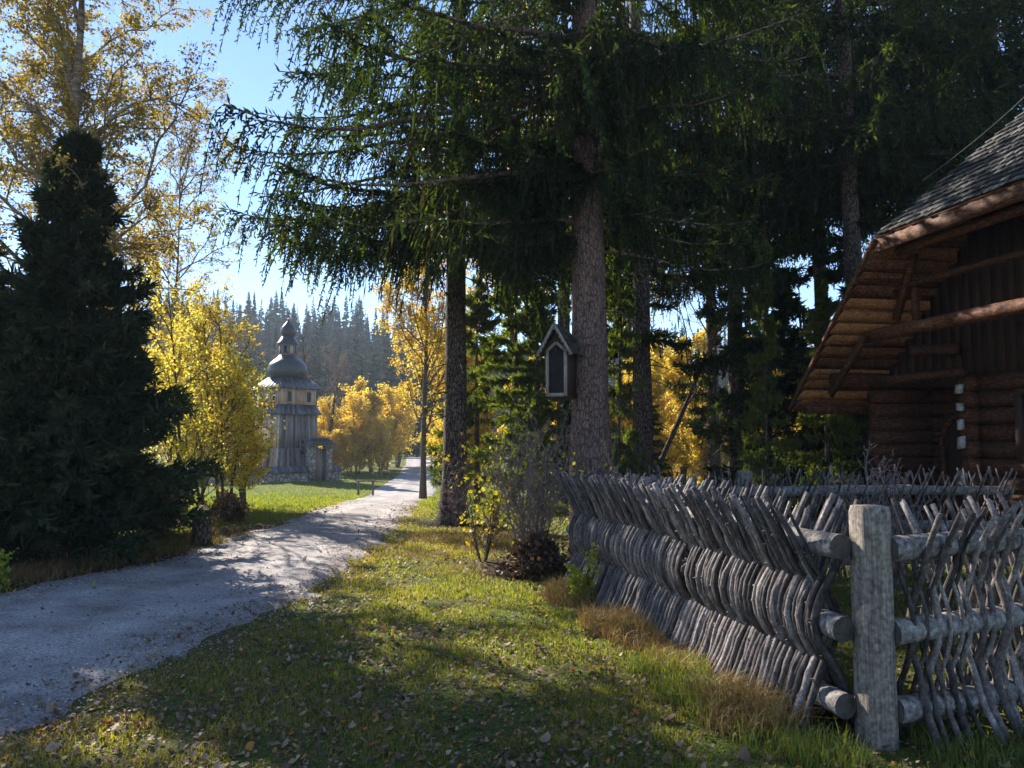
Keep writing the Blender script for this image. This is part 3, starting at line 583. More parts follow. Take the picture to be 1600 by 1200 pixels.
# ---- dark old spruces on the right: one source, copied
o = gpt(gx(1005, 16), 16); R1 = empty('spruce_tree', o, 'dark spruce with a shaggy trunk just right of the thick trunk', 'tree', 'dark spruces behind the yard')
hs = np.concatenate([rg.uniform(3.4, 5.4, 22), rg.uniform(5.4, 10, 44), rg.uniform(10, 20, 24)]); az = rg.uniform(0, 2 * PI, 90); Ls = np.where(hs < 5.4, .9, np.clip(2.7 - .1 * (hs - 4), .7, 4)) * rg.uniform(.7, 1.15, 90)
spruce_parts(103, hs, az, Ls, 44, 15, 21, .22, hang=1.0, l2max=1.2, shoot=(.09, .19), wd=.034, droop=.4, mat='spruce', rise=.05, org=o, root=R1, stubs=40, trunk_mat='bark_dark', gapcut=-.06)
o = gpt(gx(1150, 19), 19); R3 = empty('spruce_tree', o, 'dark spruce rising behind the back fence midway between the trunk and the house', 'tree', 'dark spruces behind the yard')
hs = np.concatenate([rg.uniform(1.6, 8, 24), rg.uniform(7.6, 12.5, 58), rg.uniform(12.5, 21, 34)]); az = rg.uniform(0, 2 * PI, 116); Ls = np.where(hs < 7.6, rg.uniform(.5, 1.6, 116), np.clip(4.1 - .14 * (hs - 6), .7, 4.2) * rg.uniform(.65, 1.15, 116))
spruce_parts(108, hs, az, Ls, 46, 15, 23, .22, hang=1.0, l2max=1.3, shoot=(.09, .2), wd=.036, droop=.36, mat='spruce', rise=.08, org=o, root=R3, stubs=50, trunk_mat='bark_dark', gapcut=-.02)
for px, D, rz_, sc, lb in ((1290, 20.5, 2.6, 1.0, 'spruce whose bare trunk shows against the sky left of the roof edge'),
                           (1420, 20, 4.0, 1.15, 'dark spruce directly behind the roof edge of the log house'), (1570, 19, 5.2, 1.15, 'dark spruce behind the upper roof at the right edge'), (1340, 15.6, .5, (1., 1., .93), 'spruce with long drooping boughs hanging above the shingle roof'),
                           (1115, 26, 3.0, 1.0, 'more distant dark spruce seen between the nearer trunks'), (880, 22, 5.8, 1.0, 'spruce half hidden behind the thick shrine trunk')):
    x = gx(px, D); 
    copy_tree(R3, gpt(x, D), rz_, sc, lb)
# ---- low shaggy spruces, foliage down to the ground
o = gpt(gx(1200, 17), 17); R2 = empty('shaggy_spruce', o, 'low shaggy dark spruce with boughs to the ground behind the back fence', 'tree', 'bushy spruces with boughs to the ground')
n = 90; hs = rg.uniform(.5, 7.4, n); az = rg.uniform(0, 2 * PI, n); Ls = np.clip(1.75 - .19 * hs, .25, 2) * rg.uniform(.6, 1.2, n)
spruce_parts(104, hs, az, Ls, 40, 12, 8, .12, hang=.9, l2max=.8, shoot=(.08, .17), wd=.032, droop=.35, mat='spruce', rise=.05, org=o, root=R2, trunk_mat='bark_dark', brown=.25, gapcut=-.15)
for px, D, rz_, sc, lb in ((1260, 16.2, 2.2, (.8, .8, .62), 'short dark spruce right beside the low eave of the log house'), (1310, 15.2, 3.4, (.75, .75, .5), 'squat dark spruce under the eave tip of the log house')):
    copy_tree(R2, gpt(gx(px, D), D), rz_, sc, lb)
# ---- sunlit young spruces
o = gpt(gx(800, 18.5), 18.5); Y1 = empty('young_spruce', o, 'bright green young spruce between the two main trunks', 'tree', 'bright green young spruces')
n = 90; hs = rg.uniform(.6, 6.2, n); az = rg.uniform(0, 2 * PI, n); Ls = np.clip(1.7 - .22 * hs, .25, 2) * rg.uniform(.7, 1.15, n)
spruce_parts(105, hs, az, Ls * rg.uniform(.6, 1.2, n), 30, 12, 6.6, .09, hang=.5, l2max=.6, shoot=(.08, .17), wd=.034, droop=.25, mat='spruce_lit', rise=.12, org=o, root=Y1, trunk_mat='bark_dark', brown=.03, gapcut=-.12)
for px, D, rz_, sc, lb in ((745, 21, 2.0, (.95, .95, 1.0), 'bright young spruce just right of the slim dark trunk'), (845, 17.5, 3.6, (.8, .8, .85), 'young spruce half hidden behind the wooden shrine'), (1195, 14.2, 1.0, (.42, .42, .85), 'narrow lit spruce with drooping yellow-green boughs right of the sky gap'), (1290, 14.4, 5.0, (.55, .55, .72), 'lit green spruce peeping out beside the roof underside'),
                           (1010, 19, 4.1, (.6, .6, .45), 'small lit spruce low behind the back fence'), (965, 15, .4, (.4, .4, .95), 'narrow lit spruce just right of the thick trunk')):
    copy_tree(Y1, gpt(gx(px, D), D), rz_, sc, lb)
# ---- dense fir at the left
o = gpt(gx(105, 9.9), 9.9); F1 = empty('dense_spruce', o, 'dense dark conical spruce standing left of the road, boughs to the ground', 'tree')
n = 360; hs = np.sort(np.concatenate([rg.uniform(.06, 1, 315) ** .95, rg.uniform(.78, 1.0, 45)])) * 5.5; az = rg.uniform(0, 2 * PI, n); Ls = np.clip(1.95 * (1 - hs / 5.65) ** .95 + .04, .08, 1.8) * rg.uniform(.5, 1.15, n)
spruce_parts(106, hs, az, Ls, 34, 13, 5.7, .09, hang=.45, l2max=.6, shoot=(.08, .17), wd=.028, droop=.28, mat='fir', rise=.16, org=o, root=F1, trunk_mat='bark_dark', brown=.04, gapcut=-.13)
copy_tree(F1, gpt(gx(-80, 10.4), 10.4), 2.1, (1.05, 1.05, .9), 'second dark spruce cut by the left edge of the frame')
copy_tree(F1, gpt(gx(165, 12.3), 12.3), 4.1, (.7, .7, .5), 'lower dark spruce tucked behind the dense one near the road')

# ---- broadleaved trees
leafy('birch_tree', 'tall birch with sparse yellow-brown leaves rising behind the dense dark spruce', (gx(105, 12.3), 12.3), 12.5, 201, 'birch_leaf', 'birch_bark', n1=52, n2=15, n3=10, nl=9, leaf=.052, spread=.42, t0=.2, ang=.9, up=.5, r0=.15, droop=.22)
leafy('birch_tree', 'slender sparse birch with few orange leaves right of the tall birch', (gx(268, 23), 23), 12.5, 202, 'birch_leaf', 'twig', n1=30, n2=12, n3=8, nl=6, leaf=.06, spread=.36, ang=.7, up=.4, bareshare=.2, r0=.06)
leafy('birch_tree', 'birch filling the top left corner beside the tall one', (gx(-150, 14), 14), 13, 203, 'birch_leaf', 'birch_bark', n1=30, n2=12, n3=8, nl=6, leaf=.055, spread=.33, t0=.3, ang=.75, up=.5, r0=.13, droop=.2)
YG = 'young yellow trees left of the road'
for i, (px, D, H, lb, vs) in enumerate(((300, 15.6, 5.2, 'yellow young tree with dark stems next to the dense spruce', .05), (352, 17, 5.0, 'golden young tree in the middle of the yellow thicket', -.1), (388, 18.2, 3.7, 'yellow young tree nearest the church in the thicket', .1), (322, 20, 4.8, 'yellow young tree at the back of the thicket', 0.), (262, 17.5, 4.6, 'yellow young tree showing behind the edge of the dense spruce', .1))):
    leafy('young_tree', lb, (gx(px, D), D), H, 210 + i, 'gold_leaf' if i in (1,) else 'lime_leaf' if i == 9 else 'gold_leaf', 'twig', n1=15, n2=9, n3=6, nl=3, leaf=.06, spread=.5, t0=.12, ang=.75, up=.4, r0=.04, stems=3 if i < 3 else 2, group=YG, vshift=vs + .12)
leafy('golden_tree', 'tall golden tree behind the slim dark trunk, overhanging the far road', (gx(662, 27), 27), 11.2, 220, 'gold_leaf', 'twig', n1=28, n2=12, n3=8, nl=7, leaf=.09, spread=.42, t0=.2, ang=.7, up=.4, r0=.12, vshift=-.15)
leafy('golden_tree', 'lower golden tree right of the far road bend', (gx(705, 36), 36), 8, 221, 'gold_leaf', 'twig', n1=22, n2=9, n3=6, nl=7, leaf=.11, spread=.33, t0=.1, ang=.7, up=.3, r0=.1, vshift=-.2)
leafy('golden_tree', 'tall golden tree glowing high up behind the two main spruces', (gx(800, 31), 31), 20, 222, 'gold_leaf', 'twig', n1=34, n2=12, n3=7, nl=6, leaf=.11, spread=.33, t0=.35, ang=.8, up=.4, r0=.16)
leafy('golden_tree', 'golden tree glowing high behind the thick shrine trunk', (gx(985, 32), 32), 19, 223, 'gold_leaf', 'twig', n1=32, n2=12, n3=7, nl=6, leaf=.11, spread=.33, t0=.35, ang=.8, up=.4, r0=.16, vshift=-.1)
leafy('golden_tree', 'golden tree glowing just right of the thick trunk near the top edge', (gx(930, 26), 26), 17, 226, 'gold_leaf', 'twig', n1=30, n2=12, n3=7, nl=6, leaf=.09, spread=.33, t0=.4, ang=.8, up=.4, r0=.14)
leafy('golden_tree', 'golden tree glowing above the slim dark spruce near the top edge', (gx(560, 25), 25), 15, 224, 'gold_leaf', 'twig', n1=30, n2=11, n3=7, nl=5, leaf=.08, spread=.26, t0=.5, ang=.8, up=.4, r0=.14, lean=(1.5, 0)) if False else None
BG = 'yellow bushes in the wood behind the yard'
src = leafy('yellow_bush', 'yellow bush seen just right of the thick trunk under the dark spruces', (gx(972, 31), 31), 6.4, 230, 'gold_leaf', 'twig', n1=18, n2=10, n3=7, nl=7, leaf=.11, spread=.42, t0=.05, ang=.8, up=.3, stems=3, group=BG, cat='bush')
for px, D, rz_, sc, lb in ((1065, 33, 1, 1.1, 'yellow bush in the middle gap behind the dark spruces'), (1125, 31, 2, .8, 'small yellow bush low behind the back fence'), (1225, 34, 3, 1.1, 'yellow bush behind the short dark spruce near the eave'), (1275, 30, 4, .9, 'yellow bush just left of the house corner'), (1370, 32, 5.5, 1.1, 'yellow bush behind the lit corner logs of the house'), (760, 30, 2.6, 1.1, 'yellow bush behind the bright young spruces'), (860, 33, 5, 1.1, 'yellow bush behind the wooden shrine')):
    copy_tree(src, gpt(gx(px, D), D), rz_, sc, lb)
# bare leaning branches of a tree in the sky gap
leafy('bare_tree', 'almost bare leaning tree in the sky gap right of the thick trunk', (gx(1000, 22), 22), 9.5, 235, 'orange_leaf', 'bark_dark', n1=18, n2=9, n3=6, nl=1, leaf=.05, spread=.35, t0=.3, ang=.6, up=.5, r0=.09, lean=(4, 0), bareshare=.4)
# the golden row by the far road
RG = 'golden trees in the row beyond the church'
rows = [(512, 60, 5.6, 'first golden tree of the row beside the church gate'), (538, 62, 5.4, 'second golden tree of the row after the church gate'), (560, 58, 5.9, 'third golden tree of the row beyond the church'), (582, 61, 7.0, 'tallest golden tree of the row beyond the church'), (603, 63, 6.6, 'golden tree next to the last of the row by the bridge'), (622, 66, 6.2, 'last golden tree of the row by the bridge rail'), (524, 55, 3.2, 'low golden tree just right of the churchyard wall'), (549, 55.5, 3.6, 'low golden tree in front of the middle of the row'), (592, 57, 4.2, 'low golden tree in front of the tallest one of the row')]
src = leafy('golden_row_tree', rows[0][3], (gx(rows[0][0], rows[0][1]), rows[0][1]), 5.6, 240, 'orange_leaf', 'twig', n1=24, n2=9, n3=5, nl=5, leaf=.14, spread=.46, t0=.04, stems=2, bareshare=.15, ratio2=.5, ang=.7, up=.5, r0=.07, group=RG, vshift=.2)
src2 = leafy('golden_row_tree', rows[1][3], (gx(rows[1][0], rows[1][1]), rows[1][1]), 5.6, 241, 'gold_leaf', 'twig', n1=24, n2=9, n3=5, nl=5, leaf=.14, spread=.46, t0=.04, stems=2, bareshare=.15, ang=.6, up=.5, r0=.07, group=RG, vshift=-.1)
for i, (px, D, H, lb) in enumerate(rows[2:]): copy_tree((src, src2)[i % 2], gpt(gx(px, D), D), i * 1.3, (H / 5.6 * 1.15, H / 5.6 * 1.15, H / 5.6), lb)
leafy('bare_tree', 'bare dark forked tree right behind the church tower', (gx(497, 57), 57), 11.5, 245, 'orange_leaf', 'bark_dark', n1=22, n2=10, n3=6, nl=0, spread=.4, t0=.3, ang=.55, up=.6, r0=.22, stems=2)

# ---- shrubs
leafy('bare_shrub', 'tangled bare shrub with a few yellow-green leaves between the trunks', (.22, 9.4), 1.95, 250, 'lime_leaf', 'twig_pale', n1=9, n2=5, n3=2, nl=2, leaf=.06, spread=.55, t0=.1, ang=.6, up=.3, stems=15, r0=.017, bareshare=.93, ratio2=.55, thin=.0045, cat='shrub', droop=.05)
leafy('bare_shrub', 'low twiggy shrub with yellow-green leaves at the left of the bare shrub', (-.38, 10.1), 1.6, 251, 'lime_leaf', 'twig', n1=8, n2=5, n3=2, nl=2, leaf=.075, spread=.5, t0=.08, ang=.7, up=.3, stems=8, r0=.014, bareshare=.8, cat='shrub')
leafy('bare_shrub', 'thin dead twigs tangled round the foot of the slim dark trunk', (-1.02, 14.15), 1.3, 252, 'lime_leaf', 'twig_pale', n1=9, n2=6, n3=4, nl=0, spread=.6, t0=.02, ang=.9, up=.1, stems=12, r0=.009, cat='shrub')
leafy('bare_shrub', 'leafless dark shrub in the yard before the house corner', (3.45, 7.3), 1.6, 253, 'lime_leaf', 'twig_pale', n1=9, n2=5, n3=2, nl=0, spread=.55, t0=.15, ang=.7, up=.3, stems=12, r0=.012, thin=.0045, cat='shrub')
leafy('bare_shrub', 'bare twigs rising in front of the thick trunk behind the fence end', (.95, 9.6), 2.0, 254, 'lime_leaf', 'twig_pale', n1=8, n2=5, n3=3, nl=1, leaf=.06, spread=.45, t0=.15, ang=.5, up=.4, stems=6, r0=.01, bareshare=.9, cat='shrub')
leafy('leafy_weed', 'small green-leaved weed climbing the far end of the near fence', (.72, 7.55), .6, 255, 'lime_leaf', 'twig', n1=8, n2=4, n3=3, nl=2, leaf=.04, spread=.4, t0=.1, ang=.6, stems=3, r0=.005, cat='weed', vshift=.3)
leafy('undergrowth_bush', 'low brown leafy undergrowth at the foot of the dense spruce', (gx(265, 13), 12.6), 1.0, 256, 'litter', 'twig', n1=10, n2=6, n3=5, nl=4, leaf=.05, spread=.6, t0=.02, ang=1.0, up=.1, stems=8, r0=.01, cat='bush')
leafy('undergrowth_bush', 'dry brown undergrowth beside the cut stump', (gx(362, 14.6), 14.6), .55, 257, 'litter', 'twig', n1=8, n2=5, n3=4, nl=2, leaf=.055, spread=1.1, t0=.02, ang=1.0, up=.1, stems=8, r0=.01, cat='bush')
leafy('undergrowth_bush', 'dark heap of dry leaves and twigs under the bare shrub', (.3, 9.15), .4, 258, 'litter', 'twig', n1=9, n2=5, n3=4, nl=3, leaf=.06, spread=1.3, t0=.02, ang=1.1, up=.05, stems=9, r0=.008, cat='bush', vshift=-.3)
leafy('leafy_weed', 'pale leaved weed at the left edge below the dark spruces', (gx(-10, 7.9), 7.9), .5, 259, 'lime_leaf', 'twig', n1=8, n2=4, n3=3, nl=2, leaf=.06, spread=.4, t0=.1, ang=.7, stems=3, r0=.005, cat='weed', vshift=.3)

# dry grass under the fence and round the trunks
db = MB()
def _unused(): pass
def clump(cx, cy, r, n, h, v0, lean=1.0):
    a = rng.uniform(0, 2 * PI, n); q = r * np.sqrt(rng.random(n)); x = cx + q * np.cos(a); y = cy + q * np.sin(a)
    blades(db, x, y, rng.uniform(.5, 1.1, n) * h, rng.uniform(.0025, .005, n) * (1 + .08 * cy), np.clip(rng.normal(v0, .2, n), 0, 1), lean)
fdir = np.array([PB[0] - PA[0], PB[1] - PA[1]]); fL = np.linalg.norm(fdir); fdir /= fL; fo = np.array([-fdir[1], fdir[0]]) 
fo = fo if fo[0] < 0 else -fo
for i in range(30):
    s = rng.uniform(.1, fL); p = np.array(PA) + fdir * s + fo * rng.uniform(.12, .42); clump(p[0], p[1], rng.uniform(.12, .3), 430, rng.uniform(.1, .3), rng.uniform(.15, .75), 1.3)
for i in range(14): clump(rng.uniform(-1.3, .3), rng.uniform(9.2, 13), .45, 300, .12, .7)
for i in range(30):
    y = rng.uniform(8.4, 13); lx = road_x(y)[0]; clump(lx - rng.uniform(.1, .9), y, .25, 120, .16, .3)
tag(db.build('dry_grass', M['straw']), 'long golden dry grass tufts leaning along the foot of the woven fence', 'dry grass', kind='stuff')
gb = MB(); db = gb
for i in range(16):
    s = rng.uniform(-.5, 1.5); p = np.array(PA) + fdir * s + fo * rng.uniform(.1, .5); clump(p[0], p[1], .2, 300, rng.uniform(.1, .2), .75)
for i in range(14): clump(rng.uniform(2.0, 4), rng.uniform(3.6, 4.1), .25, 300, rng.uniform(.1, .2), .8)
tag(gb.build('tall_grass', M['grass']), 'taller dark green grass tufts round the corner post', 'grass', kind='stuff')

# ---- stump by the road
sp = ground_hit(313, 852); m = MB(); o = gpt(sp[0], sp[1]); st = empty('tree_stump', o, 'cut grey stump standing at the road edge by the yellow thicket', 'stump')
m.tubes(np.array([[0, 0, -.1], [0, 0, .02], [.01, 0, .25], [.0, .01, .5], [.01, 0, .52]]) + o, np.array([.17, .16, .14, .135, .12]), 14, rough=.05, rng=rng); m.build('trunk', M['bark_dark'], st, True, o)
m = MB(); m.lathe([(.125, .517), (.06, .527), (.01, .53)], (o[0] + .01, o[1], o[2]), 14); m.build('cut_top', M['frame'], st, False, o)
# ------------------------------------------------------------------ wooden shrine on the trunk
so = np.array([.655, 10.13, 2.12]); sh = empty('wayside_shrine', so, 'gabled wooden shrine box with a glazed front hanging on the thick trunk', 'shrine')
fn = np.array([-.42, -.91, 0.]); fn /= np.linalg.norm(fn); rt = np.array([-fn[1], fn[0], 0.]); rt = rt if rt[0] > 0 else -rt; up = np.array([0, 0, 1.])
def sp_(r_, d, z): return so + rt * r_ + fn * d + up * z        # right, towards the viewer, up
Ms = np.stack([rt, fn, up], 1)
hw, dp = .135, .17
m = MB(); m.box(sp_(hw, 0, .33), (.02, 2 * dp, .64), Ms); m.box(sp_(-hw, 0, .33), (.02, 2 * dp, .64), Ms); m.box(sp_(0, -dp, .36), (2 * hw - .02, .02, .7), Ms); m.box(sp_(0, 0, .0), (2 * hw + .04, 2 * dp + .04, .025), Ms); m.build('box', M['door'], sh, origin=so)
m = MB(); 
for sx in (-1, 1): m.box(sp_(sx * (hw - .008), dp + .014, .31), (.04, .024, .6), Ms)
m.box(sp_(0, dp + .014, .03), (2 * hw - .056, .024, .045), Ms)
for sx in (-1, 1): m.beam(sp_(sx * (hw + .0), dp + .016, .6), sp_(sx * .002, dp + .016, .71), .022, .035, up)
fr = m.build('front_frame', M['frame'], sh, origin=so)
m = MB(); m.add([sp_(-hw, dp - .002, .03), sp_(hw, dp - .002, .03), sp_(hw, dp - .002, .6), sp_(0, dp - .002, .71), sp_(-hw, dp - .002, .6)], [[0, 1, 2, 3, 4]]); 
m.add([sp_(-hw, dp - .008, .03), sp_(hw, dp - .008, .03), sp_(hw, dp - .008, .6), sp_(0, dp - .008, .71), sp_(-hw, dp - .008, .6)], [[4, 3, 2, 1, 0]]); m.build('pane', M['glass'], fr, origin=so)
m = MB(); m.add([sp_(-.2, dp - .01, .56), sp_(.2, dp - .01, .56), sp_(0, dp - .01, .92), sp_(-.2, dp - .03, .56), sp_(.2, dp - .03, .56), sp_(0, dp - .03, .92)], [[0, 1, 2]]).Fc.append(np.array([[5, 4, 3]])); m.build('gable_board', M['door'], sh, origin=so)
m = MB()
for sx in (-1, 1):
    n_ = (rt * sx * .62 + up * .42); e0 = sp_(0, 0, .955); e1 = sp_(sx * .235, 0, .56)
    for k in range(4):
        a = e0 + (e1 - e0) * (k / 4.0) + up * (.012 * (3 - k) * 0); b = e0 + (e1 - e0) * ((k + 1.12) / 4.0)
        for j in range(7):
            f0 = -dp - .03 + (2 * dp + .12) * j / 7; f1 = f0 + (2 * dp + .12) / 7 - .004
            nn = np.cross(fn, (b - a)); nn /= np.linalg.norm(nn); nn = nn if nn[2] > 0 else -nn; off = nn * .004 * (k % 2) + nn * rng.uniform(.0, .003)
            A, B = a + nn * .002, b + nn * .014
            q = [A + fn * f0, A + fn * f1, B + fn * f1, B + fn * f0]; q = [p + off for p in q]; q2 = [p - nn * .01 for p in q]
            m.add(q + q2, [[0, 1, 2, 3], [7, 6, 5, 4], [3, 2, 6, 7], [0, 4, 5, 1], [1, 5, 6, 2], [0, 3, 7, 4]], rng.random())
m.build('roof', M['shingle_dark'], sh, origin=so)
m = MB()
for sx in (-1, 1):
    a = sp_(0, dp + .1, .945); b = sp_(sx * .24, dp + .1, .535); m.beam(a, b, .012, .035, up)
    for k in range(7):
        c = a + (b - a) * (k + .6) / 7.3 - up * .022; m.beam(c, c - up * .018, .03, .012, fn)
m.build('bargeboard', M['frame'], sh, origin=so)

# ------------------------------------------------------------------ log house
u = np.array([-.19, .982, 0.]); u /= np.linalg.norm(u); vv_ = np.array([u[1], -u[0], 0.])      # u: along the gable away from viewer, vv_: into the house
C0 = np.array([6.34, 13.0, 0.]); ho = np.array([6.34, 13.0, 0.])
def hp(a, b, z): return C0 - u * a + vv_ * b + np.array([0, 0, z])
house = empty('log_house', ho, 'dark red-brown log house with a shingled half-hipped roof at the right edge', 'house')
def logs(z0, z1, a0, a1, b, r=.125, along='a', val=.5):
    m = MB(); n = max(1, int(round((z1 - z0) / (2 * r * .93)))); st = (z1 - z0) / n
    for i in range(n):
        z = z0 + st * (i + .5); s = np.linspace(0, 1, 9)
        P = np.array([hp(a0 + (a1 - a0) * t, b, z) if along == 'a' else hp(b, a0 + (a1 - a0) * t, z) for t in s])
        m.tubes(P, (st / 2 * 1.04) * (1 + rng.normal(0, .02, 9)), 12, rough=.02, rng=rng)
    return m
def add_part(m, name, mat): return m.build(name, M[mat], house, True, ho)
w1 = add_part(logs(.1, 2.5, 1.7, 7.2, 0.12), 'wall', 'log')
w2 = add_part(logs(.1, 2.4, -.28, 7.0, 0, along='b'), 'wall', 'log')
add_part(logs(.1, 2.4, .0, 1.75, .9), 'wall', 'log')
add_part(logs(.1, 2.5, -.1, 1.2, 1.85, along='b'), 'wall', 'log')
m = MB()        # whitewashed log ends at the inner corner
for i in range(9):
    z = .22 + i * .26
    if i in (3, 5, 6, 7, 8): m.box(hp(1.82, -.16, z + .0), (.09 + .05 * rng.random(), .05, .09 + .09 * rng.random()), np.stack([-u, vv_, up], 1) @ np.array([[1, 0, rng.normal(0, .12)], [0, 1, 0], [rng.normal(0, .12), 0, 1]]))
add_part(m, 'log_end', 'whiteend')
m = MB(); m.box(hp(.95, .72, 1.0), (.95, .06, 1.9), np.stack([-u, vv_, up], 1)); 
d_ = add_part(m, 'door', 'door')
m = MB(); 
for k in range(14):
    a0, a1 = PI * k / 14, PI * (k + 1) / 14; m.beam(hp(.95 - .5 * math.cos(a0), .68, 1.45 + .5 * math.sin(a0)), hp(.95 - .5 * math.cos(a1), .68, 1.45 + .5 * math.sin(a1)), .06, .1, vv_)
for sx in (-1, 1): m.beam(hp(.95 + .5 * sx, .68, 0), hp(.95 + .5 * sx, .68, 1.45), .1, .06, vv_)
m.build('door_frame', M['log'], d_, origin=ho)
m = MB(); A_, B_ = 2.75, 3.35
for (a, z, la, lz) in ((A_, 1.75, .1, 1.0), (B_, 1.75, .1, 1.0), ((A_ + B_) / 2, 2.2, .5, .1), ((A_ + B_) / 2, 1.3, .5, .1)): m.box(hp(a, -.04, z), (la, .12, lz), np.stack([-u, vv_, up], 1))
m.box(hp((A_ + B_) / 2, -.02, 1.75), (.03, .04, .8), np.stack([-u, vv_, up], 1))
wf = add_part(m, 'window', 'door'); m = MB(); m.box(hp((A_ + B_) / 2, -.0, 1.75), (.5, .02, .8), np.stack([-u, vv_, up], 1)); m.build('pane', M['glass'], wf, origin=ho)
# roof: far slope, near slope, hip
ridge_a, tip_a, tip_z, brk_a, brk_z, bv = 3.2, -.8, 2.09, 1.61, 4.54, -1.3
slope = (brk_z - tip_z) / (brk_a - tip_a); ridge_z = brk_z + (ridge_a - brk_a) * slope; hip_b = bv + 1.5; bend = 8.5
def courses(mbt, mbb, n, p_of, w_steps):
    """stepped courses: shingles on top (mbt), boards below (mbb)"""
    for i in range(n):
        lo, hi = i / n, (i + 1.25) / n
        a, b = p_of(lo, 0), p_of(lo, 1); c, d = p_of(min(hi, 1), 1), p_of(min(hi, 1), 0)
        nn = np.cross(b - a, d - a); nn /= np.linalg.norm(nn); nn = nn if nn[2] > 0 else -nn
        W = max(1, int(np.linalg.norm(b - a) / w_steps))
        for j in range(W):
            t0, t1 = j / W, (j + .94) / W; rv = rng.random(); l_ = rng.uniform(0, .035)
            q = [a + (b - a) * t0, a + (b - a) * t1, d + (c - d) * t1, d + (c - d) * t0]
            dn = (a - d) / np.linalg.norm(a - d) * l_
            q = [q[0] + nn * .055 + dn, q[1] + nn * .055 + dn, q[2] + nn * .018, q[3] + nn * .018]; q2 = [p - nn * .022 for p in q]
            mbt.add(q + q2, [[0, 1, 2, 3], [7, 6, 5, 4], [0, 4, 5, 1], [2, 6, 7, 3], [1, 5, 6, 2], [0, 3, 7, 4]], rv)
        rv = rng.random()                                   # under-board of this course
        q = [a - nn * .02, b - nn * .02, c - nn * .13, d - nn * .13]; q2 = [p + nn * .026 for p in q]
        if mbb is not None: mbb.add(q + q2, [[3, 2, 1, 0], [4, 5, 6, 7], [0, 1, 5, 4], [2, 3, 7, 6], [1, 2, 6, 5], [0, 4, 7, 3]], rv)
top, und = MB(), MB()
# far slope runs from eave (a=tip) up to the ridge; the verge steps in along the hip above the break
def far_p(t, s):
    a = tip_a + (ridge_a - tip_a) * t; z = tip_z + (a - tip_a) * slope; b0 = bv if a <= brk_a else bv + (a - brk_a) / (ridge_a - brk_a) * (hip_b - bv)
    return hp(a, b0 + (bend - b0) * s, z)
def near_p(t, s):
    a = 2 * ridge_a - tip_a + (ridge_a - (2 * ridge_a - tip_a)) * t; aa = 2 * ridge_a - a; z = tip_z + (aa - tip_a) * slope; b0 = bv if aa <= brk_a else bv + (aa - brk_a) / (ridge_a - brk_a) * (hip_b - bv)
    return hp(a, b0 + (bend - b0) * s, z)
def hip_p(t, s):
    a0 = brk_a + (ridge_a - brk_a) * t; a1 = 2 * ridge_a - brk_a - (ridge_a - brk_a) * t; z = brk_z + (ridge_z - brk_z) * t; b = bv + (hip_b - bv) * t
    return hp(a0 + (a1 - a0) * s, b, z)
courses(top, und, 24, far_p, .16); courses(top, und, 24, near_p, .3); courses(top, und, 18, hip_p, .12)
add = top.build('roof', M['shingle'], house, False, ho); und.build('roof_boards', M['board'], add, False, ho)
m = MB()
for i in range(9):      # laths under the far slope
    t = (i + .6) / 9; a = tip_a + (ridge_a - tip_a) * t; z = tip_z + (a - tip_a) * slope - .13; b0 = bv + .05 + (0 if a < brk_a else (a - brk_a) / (ridge_a - brk_a) * 1.5)
    s = np.linspace(0, 1, 6); m.tubes(np.array([hp(a, b0 + (2.2) * q, z) for q in s]), .035 * (1 + rng.normal(0, .06, 6)), 7)
m.build('lath', M['board'], house, True, ho)
def pp(px, py, b):       # picture point on the plane b = const of the house
    r = ray(px, py); p0 = hp(0, b, 0); k = np.dot(p0 - np.array([0, 0, CAMZ]), vv_) / np.dot(r, vv_); return np.array([0, 0, CAMZ]) + r * k
def logbeam(name, a, b, r, mat='log', sides=10):
    a = np.asarray(a, float); b = np.asarray(b, float); s = np.linspace(0, 1, 7)[:, None]; m = MB(); m.tubes(a + (b - a) * s, r * (1 + rng.normal(0, .03, 7)), sides, rough=.02, rng=rng); return add_part(m, name, mat)
def plank(name, a, b, w_, h_, mat='log', upv=(0, 0, 1)):
    m = MB(); m.beam(a, b, w_, h_, upv); return m.build(name, M[mat], house, False, ho)
plank('fascia_board', hp(brk_a - .05, bv + .02, brk_z - .12), hp(5.2, bv + .02, brk_z - .12), .05, .2)
plank('verge_board', hp(tip_a - .02, bv - .02, tip_z - .02), hp(brk_a, bv - .02, brk_z - .02), .03, .07)
logbeam('purlin', hp(-.55, bv + .15, 2.08), hp(-.55, 3.0, 2.08), .085)
logbeam('purlin', hp(-.05, -.95, 2.55), hp(-.05, 3.0, 2.55), .13)
logbeam('tie_beam', pp(1352, 527, -.85), hp(5.4, -.85, pp(1352, 527, -.85)[2]), .1)
logbeam('tie_beam', pp(1385, 455, -.6), hp(5.0, -.6, pp(1385, 455, -.6)[2]), .05)
plank('brace', pp(1350, 527, -1.0), pp(1298, 617, -1.0), .06, .11)
plank('strut', pp(1429, 450, -.7), pp(1432, 500, -.7), .08, .08, upv=(0, 1, 0)); plank('rafter', pp(1428, 395, -.6), pp(1400, 500, -.6), .08, .1)
logbeam('bracket', pp(1425, 548, -.55), pp(1500, 545, -.2), .09); logbeam('bracket', pp(1382, 595, -.5), pp(1508, 580, -.2), .07)
logbeam('hip_beam', hp(1.7, -1.0, 4.32), hp(5.0, -1.0, 4.32), .07)
m = MB()                # boarded gable
for k in range(34):
    a = -.1 + k * .2; aa = min(a, 6.4 - a); zt = min(tip_z + (aa - tip_a) * slope - .2, 5.6)
    if zt > 2.55: m.box(hp(a, .1, (2.5 + zt) / 2), (.19, .03 + .01 * (k % 2), zt - 2.5), np.stack([-u, vv_, up], 1))
m.build('gable', M['door'], house, False, ho)
